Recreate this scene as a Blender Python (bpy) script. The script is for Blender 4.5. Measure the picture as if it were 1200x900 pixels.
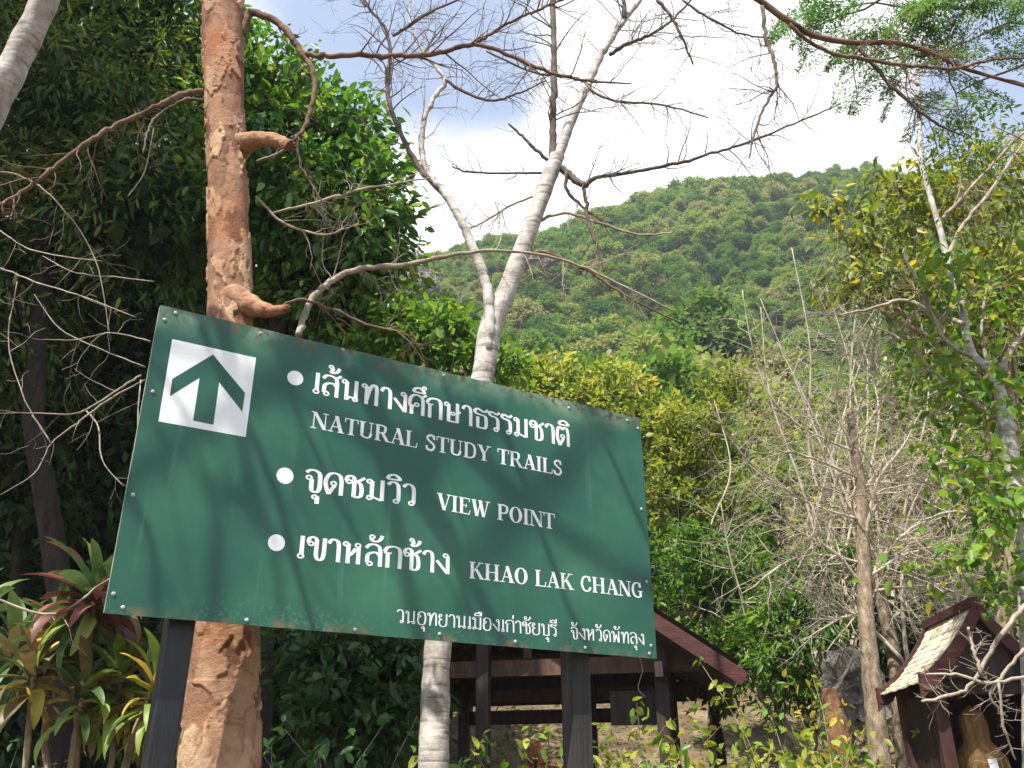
import bpy, bmesh, math, random
import numpy as np
from mathutils import Vector, Matrix, noise as mnoise

for o in list(bpy.data.objects):
    bpy.data.objects.remove(o)
SC = bpy.context.scene
COL = SC.collection
R = math.radians
rng = np.random.default_rng(7)
random.seed(7)

# ------------------------------------------------------------------ camera
F_PX, CX, CY = 1048.0, 600.0, 450.0          # focal length and centre in photograph pixels
EYE = np.array([0.0, 0.0, 1.5])
_up = np.array([-14.0, 2269.0, 1048.0]); _up /= np.linalg.norm(_up)      # world up seen from the camera
_fw = np.array([0, 0, 1.0]) - _up * _up[2]; _fw /= np.linalg.norm(_fw)
_rt = np.cross(_up, _fw)
CAM = np.stack([_rt, _fw, _up])               # camera (right, up, forward) -> world
cam_data = bpy.data.cameras.new('camera')
cam = bpy.data.objects.new('camera', cam_data); COL.objects.link(cam)
cam_data.sensor_width = 36.0
cam_data.lens = 36.0 * F_PX / 1200.0
cam_data.clip_end = 3000.0
cam_data.clip_start = 0.05
_m = np.eye(4)
_m[:3, 0] = CAM @ np.array([1.0, 0, 0]); _m[:3, 1] = CAM @ np.array([0, 1.0, 0]); _m[:3, 2] = -(CAM @ np.array([0, 0, 1.0]))
_m[:3, 3] = EYE
cam.matrix_world = Matrix(_m.tolist())
SC.camera = cam

def at(px, py, Y):
    """world point at horizontal distance Y seen at photograph pixel (px, py)"""
    w = CAM @ np.array([(px - CX) / F_PX, (CY - py) / F_PX, 1.0])
    return EYE + w * (Y / w[1])

# ------------------------------------------------------------------ light
SUN = np.array([-0.24, -0.44, 0.86]); SUN /= np.linalg.norm(SUN)
sun_elev = math.asin(SUN[2]); sun_az = math.atan2(SUN[0], SUN[1])
world = bpy.data.worlds.new('World'); SC.world = world
world.use_nodes = True
def build_world():
    nt = world.node_tree; N = nt.nodes; Lk = nt.links
    N.clear()
    out = N.new('ShaderNodeOutputWorld')
    sky = N.new('ShaderNodeTexSky'); sky.sky_type = 'NISHITA'; sky.sun_disc = False
    sky.sun_elevation = sun_elev; sky.sun_rotation = sun_az
    sky.air_density = 1.0; sky.dust_density = 0.5; sky.ozone_density = 1.0
    bg = N.new('ShaderNodeBackground'); bg.inputs['Strength'].default_value = 0.13
    cl = N.new('ShaderNodeBackground'); cl.inputs['Color'].default_value = (1.0, 1.0, 1.0, 1); cl.inputs['Strength'].default_value = 0.70
    tc = N.new('ShaderNodeTexCoord')
    sep = N.new('ShaderNodeSeparateXYZ'); Lk.new(tc.outputs['Generated'], sep.inputs[0])
    def M(op, a, b=None, clamp=False):
        n = N.new('ShaderNodeMath'); n.operation = op; n.use_clamp = clamp
        for i, v in enumerate((a, b)):
            if v is None: continue
            if isinstance(v, (int, float)): n.inputs[i].default_value = v
            else: Lk.new(v, n.inputs[i])
        return n.outputs[0]
    den = M('ADD', M('MAXIMUM', sep.outputs[2], 0.0), 0.25)
    comb = N.new('ShaderNodeCombineXYZ')
    Lk.new(M('DIVIDE', sep.outputs[0], den), comb.inputs[0]); Lk.new(M('DIVIDE', sep.outputs[1], den), comb.inputs[1])
    nz = N.new('ShaderNodeTexNoise'); nz.inputs['Scale'].default_value = 3.4; nz.inputs['Detail'].default_value = 10.0
    nz.inputs['Roughness'].default_value = 0.55; nz.inputs['Distortion'].default_value = 0.25
    Lk.new(comb.outputs[0], nz.inputs['Vector'])
    val = nz.outputs['Fac']
    # the cumulus banks of this sky: direction, cosine reach, weight
    def bank(px, py, reach, wgt):
        d = at(px, py, 1.0) - EYE; d = d / np.linalg.norm(d)
        dot = N.new('ShaderNodeVectorMath'); dot.operation = 'DOT_PRODUCT'
        Lk.new(tc.outputs['Generated'], dot.inputs[0]); dot.inputs[1].default_value = tuple(d)
        mr = N.new('ShaderNodeMapRange'); mr.interpolation_type = 'SMOOTHSTEP'
        mr.inputs['From Min'].default_value = math.cos(R(reach)); mr.inputs['From Max'].default_value = math.cos(R(reach * 0.25))
        mr.inputs['To Min'].default_value = 0.0; mr.inputs['To Max'].default_value = wgt
        Lk.new(dot.outputs['Value'], mr.inputs['Value'])
        return mr.outputs[0]
    for b in ((860, 60, 13, 0.42), (900, 190, 10, 0.35), (720, 170, 8, 0.3), (520, 230, 7, 0.32), (600, 285, 6, 0.22), (760, -60, 9, 0.25),
              (440, 60, 8, -0.12), (560, 110, 5, -0.14), (1180, 120, 7, -0.2)):
        val = M('ADD', val, bank(*b))
    ramp = N.new('ShaderNodeMapRange'); ramp.interpolation_type = 'SMOOTHSTEP'
    ramp.inputs['From Min'].default_value = 0.40; ramp.inputs['From Max'].default_value = 0.86
    ramp.inputs['To Min'].default_value = 0.2                       # thin high veil over the blue
    Lk.new(val, ramp.inputs['Value'])
    mix = N.new('ShaderNodeMixShader')
    Lk.new(sky.outputs[0], bg.inputs['Color'])
    Lk.new(ramp.outputs[0], mix.inputs['Fac']); Lk.new(bg.outputs[0], mix.inputs[1]); Lk.new(cl.outputs[0], mix.inputs[2])
    Lk.new(mix.outputs[0], out.inputs['Surface'])
build_world()
sl = bpy.data.lights.new('sun', 'SUN'); sl.energy = 5.0; sl.angle = R(0.53); sl.color = (1.0, 0.95, 0.86)
sun = bpy.data.objects.new('sun', sl); COL.objects.link(sun)
sun.rotation_euler = Vector(SUN.tolist()).to_track_quat('Z', 'Y').to_euler()
sun.location = (-6, -12, 22)
SC.view_settings.view_transform = 'Standard'; SC.view_settings.look = 'None'
SC.view_settings.gamma = 1.0; SC.view_settings.use_curve_mapping = False
SC.view_settings.exposure = 1.05
SC.cycles.max_bounces = 8; SC.cycles.transparent_max_bounces = 8
SC.cycles.use_denoising = True

# ------------------------------------------------------------------ materials
def new_mat(name):
    m = bpy.data.materials.new(name); m.use_nodes = True
    nt = m.node_tree
    for n in list(nt.nodes): nt.nodes.remove(n)
    return m, nt.nodes, nt.links
def ramp_node(N, stops, interp='LINEAR'):
    r = N.new('ShaderNodeValToRGB'); r.color_ramp.interpolation = interp
    e = r.color_ramp.elements
    while len(e) < len(stops): e.new(0.5)
    for i, (p, c) in enumerate(stops):
        e[i].position = p; e[i].color = (c[0], c[1], c[2], 1)
    return r
def leaf_mat(name, stops, trans=0.35, rough=0.4, by_instance=False, spec=0.35):
    m, N, L = new_mat(name)
    out = N.new('ShaderNodeOutputMaterial')
    a = N.new('ShaderNodeAttribute'); a.attribute_name = 'tint'
    fac = a.outputs['Fac']
    if by_instance:
        oi = N.new('ShaderNodeObjectInfo')
        mm = N.new('ShaderNodeMath'); mm.operation = 'MULTIPLY_ADD'; mm.inputs[1].default_value = 0.8
        L.new(oi.outputs['Random'], mm.inputs[0])
        m2 = N.new('ShaderNodeMath'); m2.operation = 'MULTIPLY'; m2.inputs[1].default_value = 0.25
        L.new(fac, m2.inputs[0]); L.new(m2.outputs[0], mm.inputs[2]); fac = mm.outputs[0]
    r = ramp_node(N, stops); L.new(fac, r.inputs[0])
    p = N.new('ShaderNodeBsdfPrincipled'); p.inputs['Roughness'].default_value = rough
    p.inputs['Specular IOR Level'].default_value = spec
    L.new(r.outputs[0], p.inputs['Base Color'])
    t = N.new('ShaderNodeBsdfTranslucent')
    h = N.new('ShaderNodeHueSaturation'); h.inputs['Hue'].default_value = 0.485; h.inputs['Saturation'].default_value = 1.1; h.inputs['Value'].default_value = 1.5
    L.new(r.outputs[0], h.inputs['Color']); L.new(h.outputs[0], t.inputs['Color'])
    mx = N.new('ShaderNodeMixShader'); mx.inputs[0].default_value = trans
    L.new(p.outputs[0], mx.inputs[1]); L.new(t.outputs[0], mx.inputs[2]); L.new(mx.outputs[0], out.inputs[0])
    return m
def noise_mat(name, stops, scale=6.0, detail=6.0, rough=0.85, bump=0.3, stretch=(1, 1, 1), bump_scale=None, dist=0.0, bump_dist=0.02, spec=0.25):
    m, N, L = new_mat(name)
    out = N.new('ShaderNodeOutputMaterial'); p = N.new('ShaderNodeBsdfPrincipled')
    p.inputs['Roughness'].default_value = rough; p.inputs['Specular IOR Level'].default_value = spec
    tc = N.new('ShaderNodeTexCoord'); mp = N.new('ShaderNodeMapping'); mp.inputs['Scale'].default_value = stretch
    L.new(tc.outputs['Object'], mp.inputs[0])
    nz = N.new('ShaderNodeTexNoise'); nz.inputs['Scale'].default_value = scale; nz.inputs['Detail'].default_value = detail; nz.inputs['Distortion'].default_value = dist
    nz.inputs['Roughness'].default_value = 0.62
    L.new(mp.outputs[0], nz.inputs['Vector'])
    r = ramp_node(N, stops); L.new(nz.outputs['Fac'], r.inputs[0]); L.new(r.outputs[0], p.inputs['Base Color'])
    n2 = N.new('ShaderNodeTexNoise'); n2.inputs['Scale'].default_value = bump_scale or scale * 3; n2.inputs['Detail'].default_value = 5
    L.new(mp.outputs[0], n2.inputs['Vector'])
    b = N.new('ShaderNodeBump'); b.inputs['Strength'].default_value = bump; b.inputs['Distance'].default_value = bump_dist
    L.new(n2.outputs['Fac'], b.inputs['Height']); L.new(b.outputs[0], p.inputs['Normal'])
    L.new(p.outputs[0], out.inputs[0])
    return m

M = {}
M['soil'] = noise_mat('forest_soil', [(0.3, (0.05, 0.035, 0.022)), (0.5, (0.12, 0.085, 0.05)), (0.66, (0.22, 0.165, 0.09)), (0.8, (0.12, 0.12, 0.04))], 1.8, 9, 0.95, 0.8, bump_scale=14, bump_dist=0.05)
M['hill'] = noise_mat('hill_soil', [(0.3, (0.02, 0.03, 0.012)), (0.6, (0.05, 0.06, 0.02)), (0.8, (0.09, 0.08, 0.04))], 0.2, 6, 0.95, 0.5, bump_scale=1.0, bump_dist=0.3)
M['leaf_gloss'] = leaf_mat('glossy_leaf', [(0.0, (0.035, 0.10, 0.018)), (0.55, (0.07, 0.185, 0.026)), (0.85, (0.13, 0.27, 0.04)), (1.0, (0.25, 0.32, 0.06))], 0.38, 0.32, spec=0.55)
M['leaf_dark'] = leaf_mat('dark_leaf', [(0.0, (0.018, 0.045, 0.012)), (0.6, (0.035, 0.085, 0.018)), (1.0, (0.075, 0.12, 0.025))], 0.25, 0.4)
M['leaf_fine'] = leaf_mat('fine_olive_leaf', [(0.0, (0.04, 0.09, 0.018)), (0.6, (0.09, 0.165, 0.03)), (0.9, (0.16, 0.22, 0.04)), (1.0, (0.28, 0.28, 0.06))], 0.38, 0.42)
M['leaf_olive'] = leaf_mat('olive_leaf', [(0.0, (0.085, 0.145, 0.022)), (0.5, (0.175, 0.245, 0.04)), (0.85, (0.30, 0.34, 0.06)), (1.0, (0.44, 0.39, 0.09))], 0.45, 0.5)
M['leaf_yellow'] = leaf_mat('yellowing_leaf', [(0.0, (0.085, 0.13, 0.022)), (0.4, (0.18, 0.23, 0.035)), (0.75, (0.34, 0.34, 0.05)), (1.0, (0.58, 0.46, 0.06))], 0.45, 0.45)
M['leaf_lime'] = leaf_mat('lime_leaf', [(0.0, (0.05, 0.13, 0.018)), (0.5, (0.12, 0.24, 0.03)), (0.85, (0.22, 0.33, 0.05)), (1.0, (0.38, 0.38, 0.06))], 0.42, 0.38)
M['leaf_feather'] = leaf_mat('feathery_leaflet', [(0.0, (0.05, 0.12, 0.03)), (0.6, (0.09, 0.19, 0.05)), (1.0, (0.15, 0.25, 0.07))], 0.4, 0.5)
M['leaf_hill'] = leaf_mat('hillside_leaf', [(0.0, (0.035, 0.085, 0.024)), (0.22, (0.065, 0.145, 0.03)), (0.45, (0.11, 0.215, 0.04)), (0.68, (0.16, 0.25, 0.05)), (0.84, (0.25, 0.30, 0.07)), (0.95, (0.25, 0.23, 0.12)), (1.0, (0.29, 0.26, 0.19))], 0.38, 0.6, by_instance=True, spec=0.15)
M['grass'] = leaf_mat('dry_grass', [(0.0, (0.07, 0.09, 0.02)), (0.5, (0.16, 0.16, 0.04)), (1.0, (0.36, 0.3, 0.12))], 0.35, 0.6)
M['twig'] = noise_mat('twig_bark', [(0.3, (0.055, 0.042, 0.034)), (0.7, (0.16, 0.125, 0.10))], 9, 4, 0.9, 0.3)
M['twig_pale'] = noise_mat('pale_twig_bark', [(0.3, (0.17, 0.135, 0.10)), (0.7, (0.42, 0.36, 0.28))], 9, 4, 0.9, 0.3)
M['twig_brown'] = noise_mat('brown_twig_bark', [(0.3, (0.07, 0.042, 0.028)), (0.7, (0.21, 0.135, 0.09))], 9, 5, 0.9, 0.5)
M['bark_dark'] = noise_mat('dark_bark', [(0.3, (0.014, 0.012, 0.010)), (0.7, (0.05, 0.038, 0.028))], 5, 6, 0.95, 0.6, (3, 3, 0.6))
M['bark_tan'] = noise_mat('tan_bark', [(0.28, (0.10, 0.072, 0.046)), (0.5, (0.22, 0.165, 0.11)), (0.72, (0.4, 0.32, 0.23))], 9, 8, 0.9, 0.9, (2.2, 2.2, 0.8), bump_dist=0.015)
M['twig_tan'] = noise_mat('tan_twig_bark', [(0.3, (0.24, 0.19, 0.14)), (0.7, (0.55, 0.48, 0.38))], 5, 4, 0.9, 0.3)
M['leaf_shade_tone'] = leaf_mat('shade_toned_leaf', [(0.0, (0.018, 0.045, 0.012)), (0.6, (0.04, 0.095, 0.02)), (1.0, (0.085, 0.13, 0.028))], 0.3, 0.4)  # leaf green darkened to stand in for shade deep in the crowns
M['bark_rust'] = noise_mat('rusty_bark', [(0.28, (0.08, 0.04, 0.022)), (0.5, (0.2, 0.10, 0.05)), (0.75, (0.32, 0.19, 0.11))], 7, 7, 0.9, 0.8, (4, 4, 0.5), bump_dist=0.015)
M['rock'] = noise_mat('limestone', [(0.3, (0.04, 0.038, 0.034)), (0.5, (0.12, 0.11, 0.095)), (0.68, (0.24, 0.21, 0.175)), (0.8, (0.32, 0.2, 0.10))], 1.4, 9, 0.95, 1.0, bump_scale=4, bump_dist=0.2)
M['maroon'] = noise_mat('maroon_paint', [(0.3, (0.045, 0.018, 0.016)), (0.6, (0.085, 0.03, 0.028)), (0.85, (0.16, 0.085, 0.07))], 5, 8, 0.75, 0.3, (1, 1, 3))
M['dark_wood'] = noise_mat('dark_stained_wood', [(0.3, (0.018, 0.013, 0.011)), (0.7, (0.06, 0.04, 0.03))], 4, 8, 0.65, 0.4, (6, 6, 0.6))
M['rafter_wood'] = noise_mat('brown_rafter_wood', [(0.3, (0.05, 0.028, 0.02)), (0.7, (0.13, 0.075, 0.05))], 4, 8, 0.8, 0.3, (3, 3, 1))
M['post_black'] = noise_mat('black_post_paint', [(0.3, (0.008, 0.008, 0.010)), (0.65, (0.018, 0.018, 0.021)), (0.85, (0.06, 0.055, 0.055))], 3.5, 9, 0.45, 0.25, (8, 8, 0.5), spec=0.4)
M['post_grey'] = noise_mat('weathered_post', [(0.3, (0.02, 0.019, 0.018)), (0.6, (0.045, 0.042, 0.04)), (0.8, (0.12, 0.11, 0.1))], 4, 9, 0.7, 0.35, (7, 7, 0.4))
M['shingle'] = noise_mat('pale_shingle', [(0.3, (0.42, 0.33, 0.22)), (0.55, (0.64, 0.55, 0.4)), (0.8, (0.75, 0.67, 0.52))], 6, 8, 0.9, 0.5, (1, 1, 1))
M['roof_tile'] = noise_mat('weathered_roof_tile', [(0.3, (0.05, 0.045, 0.04)), (0.6, (0.12, 0.10, 0.085)), (0.8, (0.2, 0.18, 0.14))], 4, 8, 0.95, 0.5)
M['gold'] = noise_mat('gold_cloth', [(0.3, (0.10, 0.05, 0.015)), (0.6, (0.26, 0.14, 0.045)), (0.8, (0.4, 0.25, 0.09))], 4, 6, 0.6, 0.5, (6, 6, 0.8))
M['white_cloth'] = noise_mat('white_cloth', [(0.3, (0.6, 0.6, 0.62)), (0.8, (0.8, 0.8, 0.8))], 4, 5, 0.8, 0.3)
M['red_cloth'] = noise_mat('red_cloth', [(0.3, (0.3, 0.04, 0.03)), (0.8, (0.55, 0.12, 0.07))], 4, 5, 0.8, 0.3)
M['screw'] = noise_mat('screw_metal', [(0.3, (0.25, 0.27, 0.24)), (0.8, (0.5, 0.52, 0.48))], 60, 3, 0.5, 0.1)
M['letter'] = noise_mat('white_sign_paint', [(0.3, (0.72, 0.74, 0.72)), (0.7, (0.82, 0.83, 0.81))], 14, 6, 0.5, 0.05)

def orange_bark():
    m, N, L = new_mat('flaking_orange_bark')
    out = N.new('ShaderNodeOutputMaterial'); p = N.new('ShaderNodeBsdfPrincipled'); p.inputs['Roughness'].default_value = 0.62
    p.inputs['Specular IOR Level'].default_value = 0.3
    tc = N.new('ShaderNodeTexCoord')
    a = N.new('ShaderNodeAttribute'); a.attribute_name = 'tint'          # which bark plate this is
    nz = N.new('ShaderNodeTexNoise'); nz.inputs['Scale'].default_value = 11; nz.inputs['Detail'].default_value = 10; nz.inputs['Roughness'].default_value = 0.68
    L.new(tc.outputs['Object'], nz.inputs['Vector'])
    add = N.new('ShaderNodeMath'); add.operation = 'MULTIPLY_ADD'; add.inputs[1].default_value = 0.7
    L.new(nz.outputs['Fac'], add.inputs[0]); 
    m2 = N.new('ShaderNodeMath'); m2.operation = 'MULTIPLY_ADD'; m2.inputs[1].default_value = 0.55; m2.inputs[2].default_value = -0.12
    L.new(a.outputs['Fac'], m2.inputs[0]); L.new(m2.outputs[0], add.inputs[2])
    r = ramp_node(N, [(0.18, (0.11, 0.056, 0.034)), (0.32, (0.24, 0.128, 0.076)), (0.5, (0.35, 0.205, 0.125)), (0.66, (0.46, 0.30, 0.18)), (0.85, (0.57, 0.42, 0.27))])
    L.new(add.outputs[0], r.inputs[0])
    n3 = N.new('ShaderNodeTexNoise'); n3.inputs['Scale'].default_value = 2.2; n3.inputs['Detail'].default_value = 4
    L.new(tc.outputs['Object'], n3.inputs['Vector'])
    mr = N.new('ShaderNodeMapRange'); mr.inputs['From Min'].default_value = 0.52; mr.inputs['From Max'].default_value = 0.72; mr.inputs['To Max'].default_value = 0.75
    L.new(n3.outputs['Fac'], mr.inputs['Value'])
    mix = N.new('ShaderNodeMix'); mix.data_type = 'RGBA'
    L.new(mr.outputs[0], mix.inputs[0]); L.new(r.outputs[0], mix.inputs[6]); mix.inputs[7].default_value = (0.34, 0.125, 0.05, 1)
    L.new(mix.outputs[2], p.inputs['Base Color'])
    n2 = N.new('ShaderNodeTexNoise'); n2.inputs['Scale'].default_value = 38; n2.inputs['Detail'].default_value = 6
    L.new(tc.outputs['Object'], n2.inputs['Vector'])
    b = N.new('ShaderNodeBump'); b.inputs['Strength'].default_value = 0.9; b.inputs['Distance'].default_value = 0.012; p.inputs['Roughness'].default_value = 0.85; p.inputs['Specular IOR Level'].default_value = 0.15; n2.inputs['Roughness'].default_value = 0.7; n2.inputs['Detail'].default_value = 10
    L.new(n2.outputs['Fac'], b.inputs['Height']); L.new(b.outputs[0], p.inputs['Normal'])
    L.new(p.outputs[0], out.inputs[0])
    return m
M['bark_orange'] = orange_bark()

def white_bark():
    m, N, L = new_mat('pale_ringed_bark')
    out = N.new('ShaderNodeOutputMaterial'); p = N.new('ShaderNodeBsdfPrincipled'); p.inputs['Roughness'].default_value = 0.8
    tc = N.new('ShaderNodeTexCoord')
    nz = N.new('ShaderNodeTexNoise'); nz.inputs['Scale'].default_value = 9; nz.inputs['Detail'].default_value = 9; nz.inputs['Roughness'].default_value = 0.7
    L.new(tc.outputs['Object'], nz.inputs['Vector'])
    r = ramp_node(N, [(0.3, (0.13, 0.11, 0.09)), (0.42, (0.28, 0.25, 0.215)), (0.56, (0.44, 0.41, 0.37)), (0.75, (0.6, 0.57, 0.53))])
    L.new(nz.outputs['Fac'], r.inputs[0])
    mp = N.new('ShaderNodeMapping'); mp.inputs['Scale'].default_value = (5, 5, 42)
    L.new(tc.outputs['Object'], mp.inputs[0])
    n2 = N.new('ShaderNodeTexNoise'); n2.inputs['Scale'].default_value = 1.0; n2.inputs['Detail'].default_value = 3
    L.new(mp.outputs[0], n2.inputs['Vector'])
    r2 = ramp_node(N, [(0.34, (0.3, 0.26, 0.22)), (0.46, (1, 1, 1))])
    L.new(n2.outputs['Fac'], r2.inputs[0])
    mix = N.new('ShaderNodeMix'); mix.data_type = 'RGBA'; mix.blend_type = 'MULTIPLY'; mix.inputs[0].default_value = 0.7
    L.new(r.outputs[0], mix.inputs[6]); L.new(r2.outputs[0], mix.inputs[7]); L.new(mix.outputs[2], p.inputs['Base Color'])
    b = N.new('ShaderNodeBump'); b.inputs['Strength'].default_value = 0.4; b.inputs['Distance'].default_value = 0.01
    L.new(n2.outputs['Fac'], b.inputs['Height']); L.new(b.outputs[0], p.inputs['Normal'])
    L.new(p.outputs[0], out.inputs[0])
    return m
M['bark_white'] = white_bark()

# ------------------------------------------------------------------ mesh helpers
class MB:
    def __init__(s): s.v = []; s.f = []; s.n = 0; s.t = []
    def add(s, V, F, tint=None):
        V = np.asarray(V, float).reshape(-1, 3)
        s.v.append(V); s.f += [tuple(i + s.n for i in f) for f in F]; s.n += len(V)
        s.t.append(np.full(len(V), 0.5 if tint is None else tint) if np.isscalar(tint) or tint is None else np.asarray(tint))
        return s
    def box(s, a, b):
        (x0, y0, z0), (x1, y1, z1) = a, b
        return s.add([(x0, y0, z0), (x1, y0, z0), (x1, y1, z0), (x0, y1, z0), (x0, y0, z1), (x1, y0, z1), (x1, y1, z1), (x0, y1, z1)],
                     [(0, 3, 2, 1), (4, 5, 6, 7), (0, 1, 5, 4), (1, 2, 6, 5), (2, 3, 7, 6), (3, 0, 4, 7)])
    def beam(s, p, q, w, h, upv=(0, 0, 1)):
        p, q = np.array(p, float), np.array(q, float); d = q - p; d /= np.linalg.norm(d)
        u = np.array(upv, float); sd = np.cross(d, u)
        if np.linalg.norm(sd) < 1e-4: sd = np.array([1.0, 0, 0])
        sd /= np.linalg.norm(sd); u = np.cross(sd, d)
        c = []
        for e in (p, q):
            for a_, b_ in ((-1, -1), (1, -1), (1, 1), (-1, 1)): c.append(e + sd * w / 2 * a_ + u * h / 2 * b_)
        return s.add(c, [(0, 1, 2, 3), (4, 7, 6, 5), (0, 4, 5, 1), (1, 5, 6, 2), (2, 6, 7, 3), (3, 7, 4, 0)])
    def tube(s, P, rad, sides=8, jit=0.0, cap=True):
        P = np.asarray(P, float); n = len(P)
        rad = np.broadcast_to(np.asarray(rad, float), (n,))
        T = np.gradient(P, axis=0); T /= np.linalg.norm(T, axis=1)[:, None] + 1e-9
        ref = np.array([0, 0, 1.0]) if abs(T[0][2]) < 0.9 else np.array([1.0, 0, 0])
        u = np.cross(T[0], ref); u /= np.linalg.norm(u)
        ang = np.arange(sides) / sides * 2 * math.pi
        ca, sa = np.cos(ang)[:, None], np.sin(ang)[:, None]
        V = np.empty((n, sides, 3))
        for i in range(n):
            u = u - T[i] * np.dot(u, T[i]); u /= np.linalg.norm(u) + 1e-9
            w = np.cross(T[i], u)
            rr = rad[i] * (1 + (rng.uniform(-jit, jit, (sides, 1)) if jit else 0))
            V[i] = P[i] + (u * ca + w * sa) * rr
        F = []
        for i in range(n - 1):
            a, b = i * sides, (i + 1) * sides
            for k in range(sides):
                k2 = (k + 1) % sides
                F.append((a + k, a + k2, b + k2, b + k))
        if cap: F.append(tuple(range(sides))[::-1]); F.append(tuple((n - 1) * sides + k for k in range(sides)))
        return s.add(V.reshape(-1, 3), F)
    def arrays(s): return (np.concatenate(s.v) if s.v else np.zeros((0, 3))), s.f, (np.concatenate(s.t) if s.t else np.zeros(0))

def smooth_path(P, sub=6):
    P = np.asarray(P, float)
    if len(P) < 3: 
        t = np.linspace(0, 1, sub * 2 + 1)[:, None]; return P[0] + (P[-1] - P[0]) * t
    Q = np.vstack([2 * P[0] - P[1], P, 2 * P[-1] - P[-2]])
    out = []
    for i in range(1, len(Q) - 2):
        for k in range(sub):
            t = k / sub
            out.append(0.5 * ((2 * Q[i]) + (Q[i + 1] - Q[i - 1]) * t + (2 * Q[i - 1] - 5 * Q[i] + 4 * Q[i + 1] - Q[i + 2]) * t * t + (-Q[i - 1] + 3 * Q[i] - 3 * Q[i + 1] + Q[i + 2]) * t ** 3))
    out.append(P[-1])
    return np.array(out)

WORLD_LOC = {}
def set_props(o, label=None, cat=None, group=None, kind=None):
    if label: o['label'] = label
    if cat: o['category'] = cat
    if group: o['group'] = group
    if kind: o['kind'] = kind
    return o
def thing(name, label, cat, loc, group=None):
    o = bpy.data.objects.new(name, None); COL.objects.link(o); o.empty_display_size = 0.1
    o.location = tuple(float(c) for c in loc); WORLD_LOC[o.name] = np.array(loc, float)
    return set_props(o, label, cat, group)
def origin_of(o):
    return WORLD_LOC.get(o.name, np.zeros(3)) if o is not None else np.zeros(3)
def obj(name, mb, mat, parent=None, smooth=False, loc=None, **props):
    """one mesh object; vertices arrive in world coordinates and are stored relative to the thing's base"""
    V, F, T = mb.arrays() if isinstance(mb, MB) else mb
    org = origin_of(parent) if parent is not None else (np.array(loc, float) if loc is not None else np.zeros(3))
    me = bpy.data.meshes.new(name)
    V = np.asarray(V, float) - org
    if isinstance(F, np.ndarray):
        nf, k = F.shape
        me.vertices.add(len(V)); me.vertices.foreach_set('co', V.astype(np.float32).ravel())
        me.loops.add(nf * k); me.loops.foreach_set('vertex_index', F.astype(np.int32).ravel())
        me.polygons.add(nf); me.polygons.foreach_set('loop_start', (np.arange(nf) * k).astype(np.int32))
        me.update(calc_edges=True)
    else:
        me.from_pydata(V.tolist(), [], F); me.update()
    if T is not None and len(T) == len(V):
        at_ = me.attributes.new('tint', 'FLOAT', 'POINT'); at_.data.foreach_set('value', np.asarray(T, np.float32))
    if smooth: me.polygons.foreach_set('use_smooth', [True] * len(me.polygons))
    if mat is not None: me.materials.append(M[mat] if isinstance(mat, str) else mat)
    o = bpy.data.objects.new(name, me); COL.objects.link(o)
    if parent is not None:
        o.parent = parent; WORLD_LOC[o.name] = org
    else:
        o.location = tuple(org); WORLD_LOC[o.name] = org
    return set_props(o, **props)

def unit(a): return a / (np.linalg.norm(a, axis=-1, keepdims=True) + 1e-9)
def leaf_mesh(P, D, Ln, ratio=0.45, fold=0.25, up=None, tint=None, fine=True, curl=0.25):
    """leaves as folded blades: P base points, D directions, Ln lengths"""
    n = len(P); D = unit(D)
    if up is None: up = unit(np.array([0, 0, 1.0]) + rng.normal(0, 0.55, (n, 3)))
    S = unit(np.cross(D, up)); U = np.cross(S, D)
    Ln = np.broadcast_to(np.asarray(Ln, float), (n,))[:, None]; W = Ln * ratio * 0.5
    if fine:
        V = np.stack([P,
                      P + D * Ln * 0.28 - S * W * 0.86 + U * W * fold,
                      P + D * Ln * 0.66 - S * W * 0.74 + U * (W * fold - Ln * curl * 0.12),
                      P + D * Ln - U * Ln * curl * 0.4,
                      P + D * Ln * 0.66 + S * W * 0.74 + U * (W * fold - Ln * curl * 0.12),
                      P + D * Ln * 0.28 + S * W * 0.86 + U * W * fold], 1)
        k = 6; base = (np.arange(n) * 6)[:, None]
        F = np.concatenate([base + np.array([0, 3, 2, 1]), base + np.array([0, 5, 4, 3])], 0)
    else:
        V = np.stack([P, P + D * Ln * 0.5 - S * W + U * W * fold, P + D * Ln, P + D * Ln * 0.5 + S * W + U * W * fold], 1)
        k = 4; base = (np.arange(n) * 4)[:, None]
        F = np.concatenate([base + np.array([0, 2, 1]), base + np.array([0, 3, 2])], 0)
    if tint is None: tint = rng.uniform(0, 1, n)
    return V.reshape(-1, 3), F, np.repeat(np.clip(tint, 0, 1), k)

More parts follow.
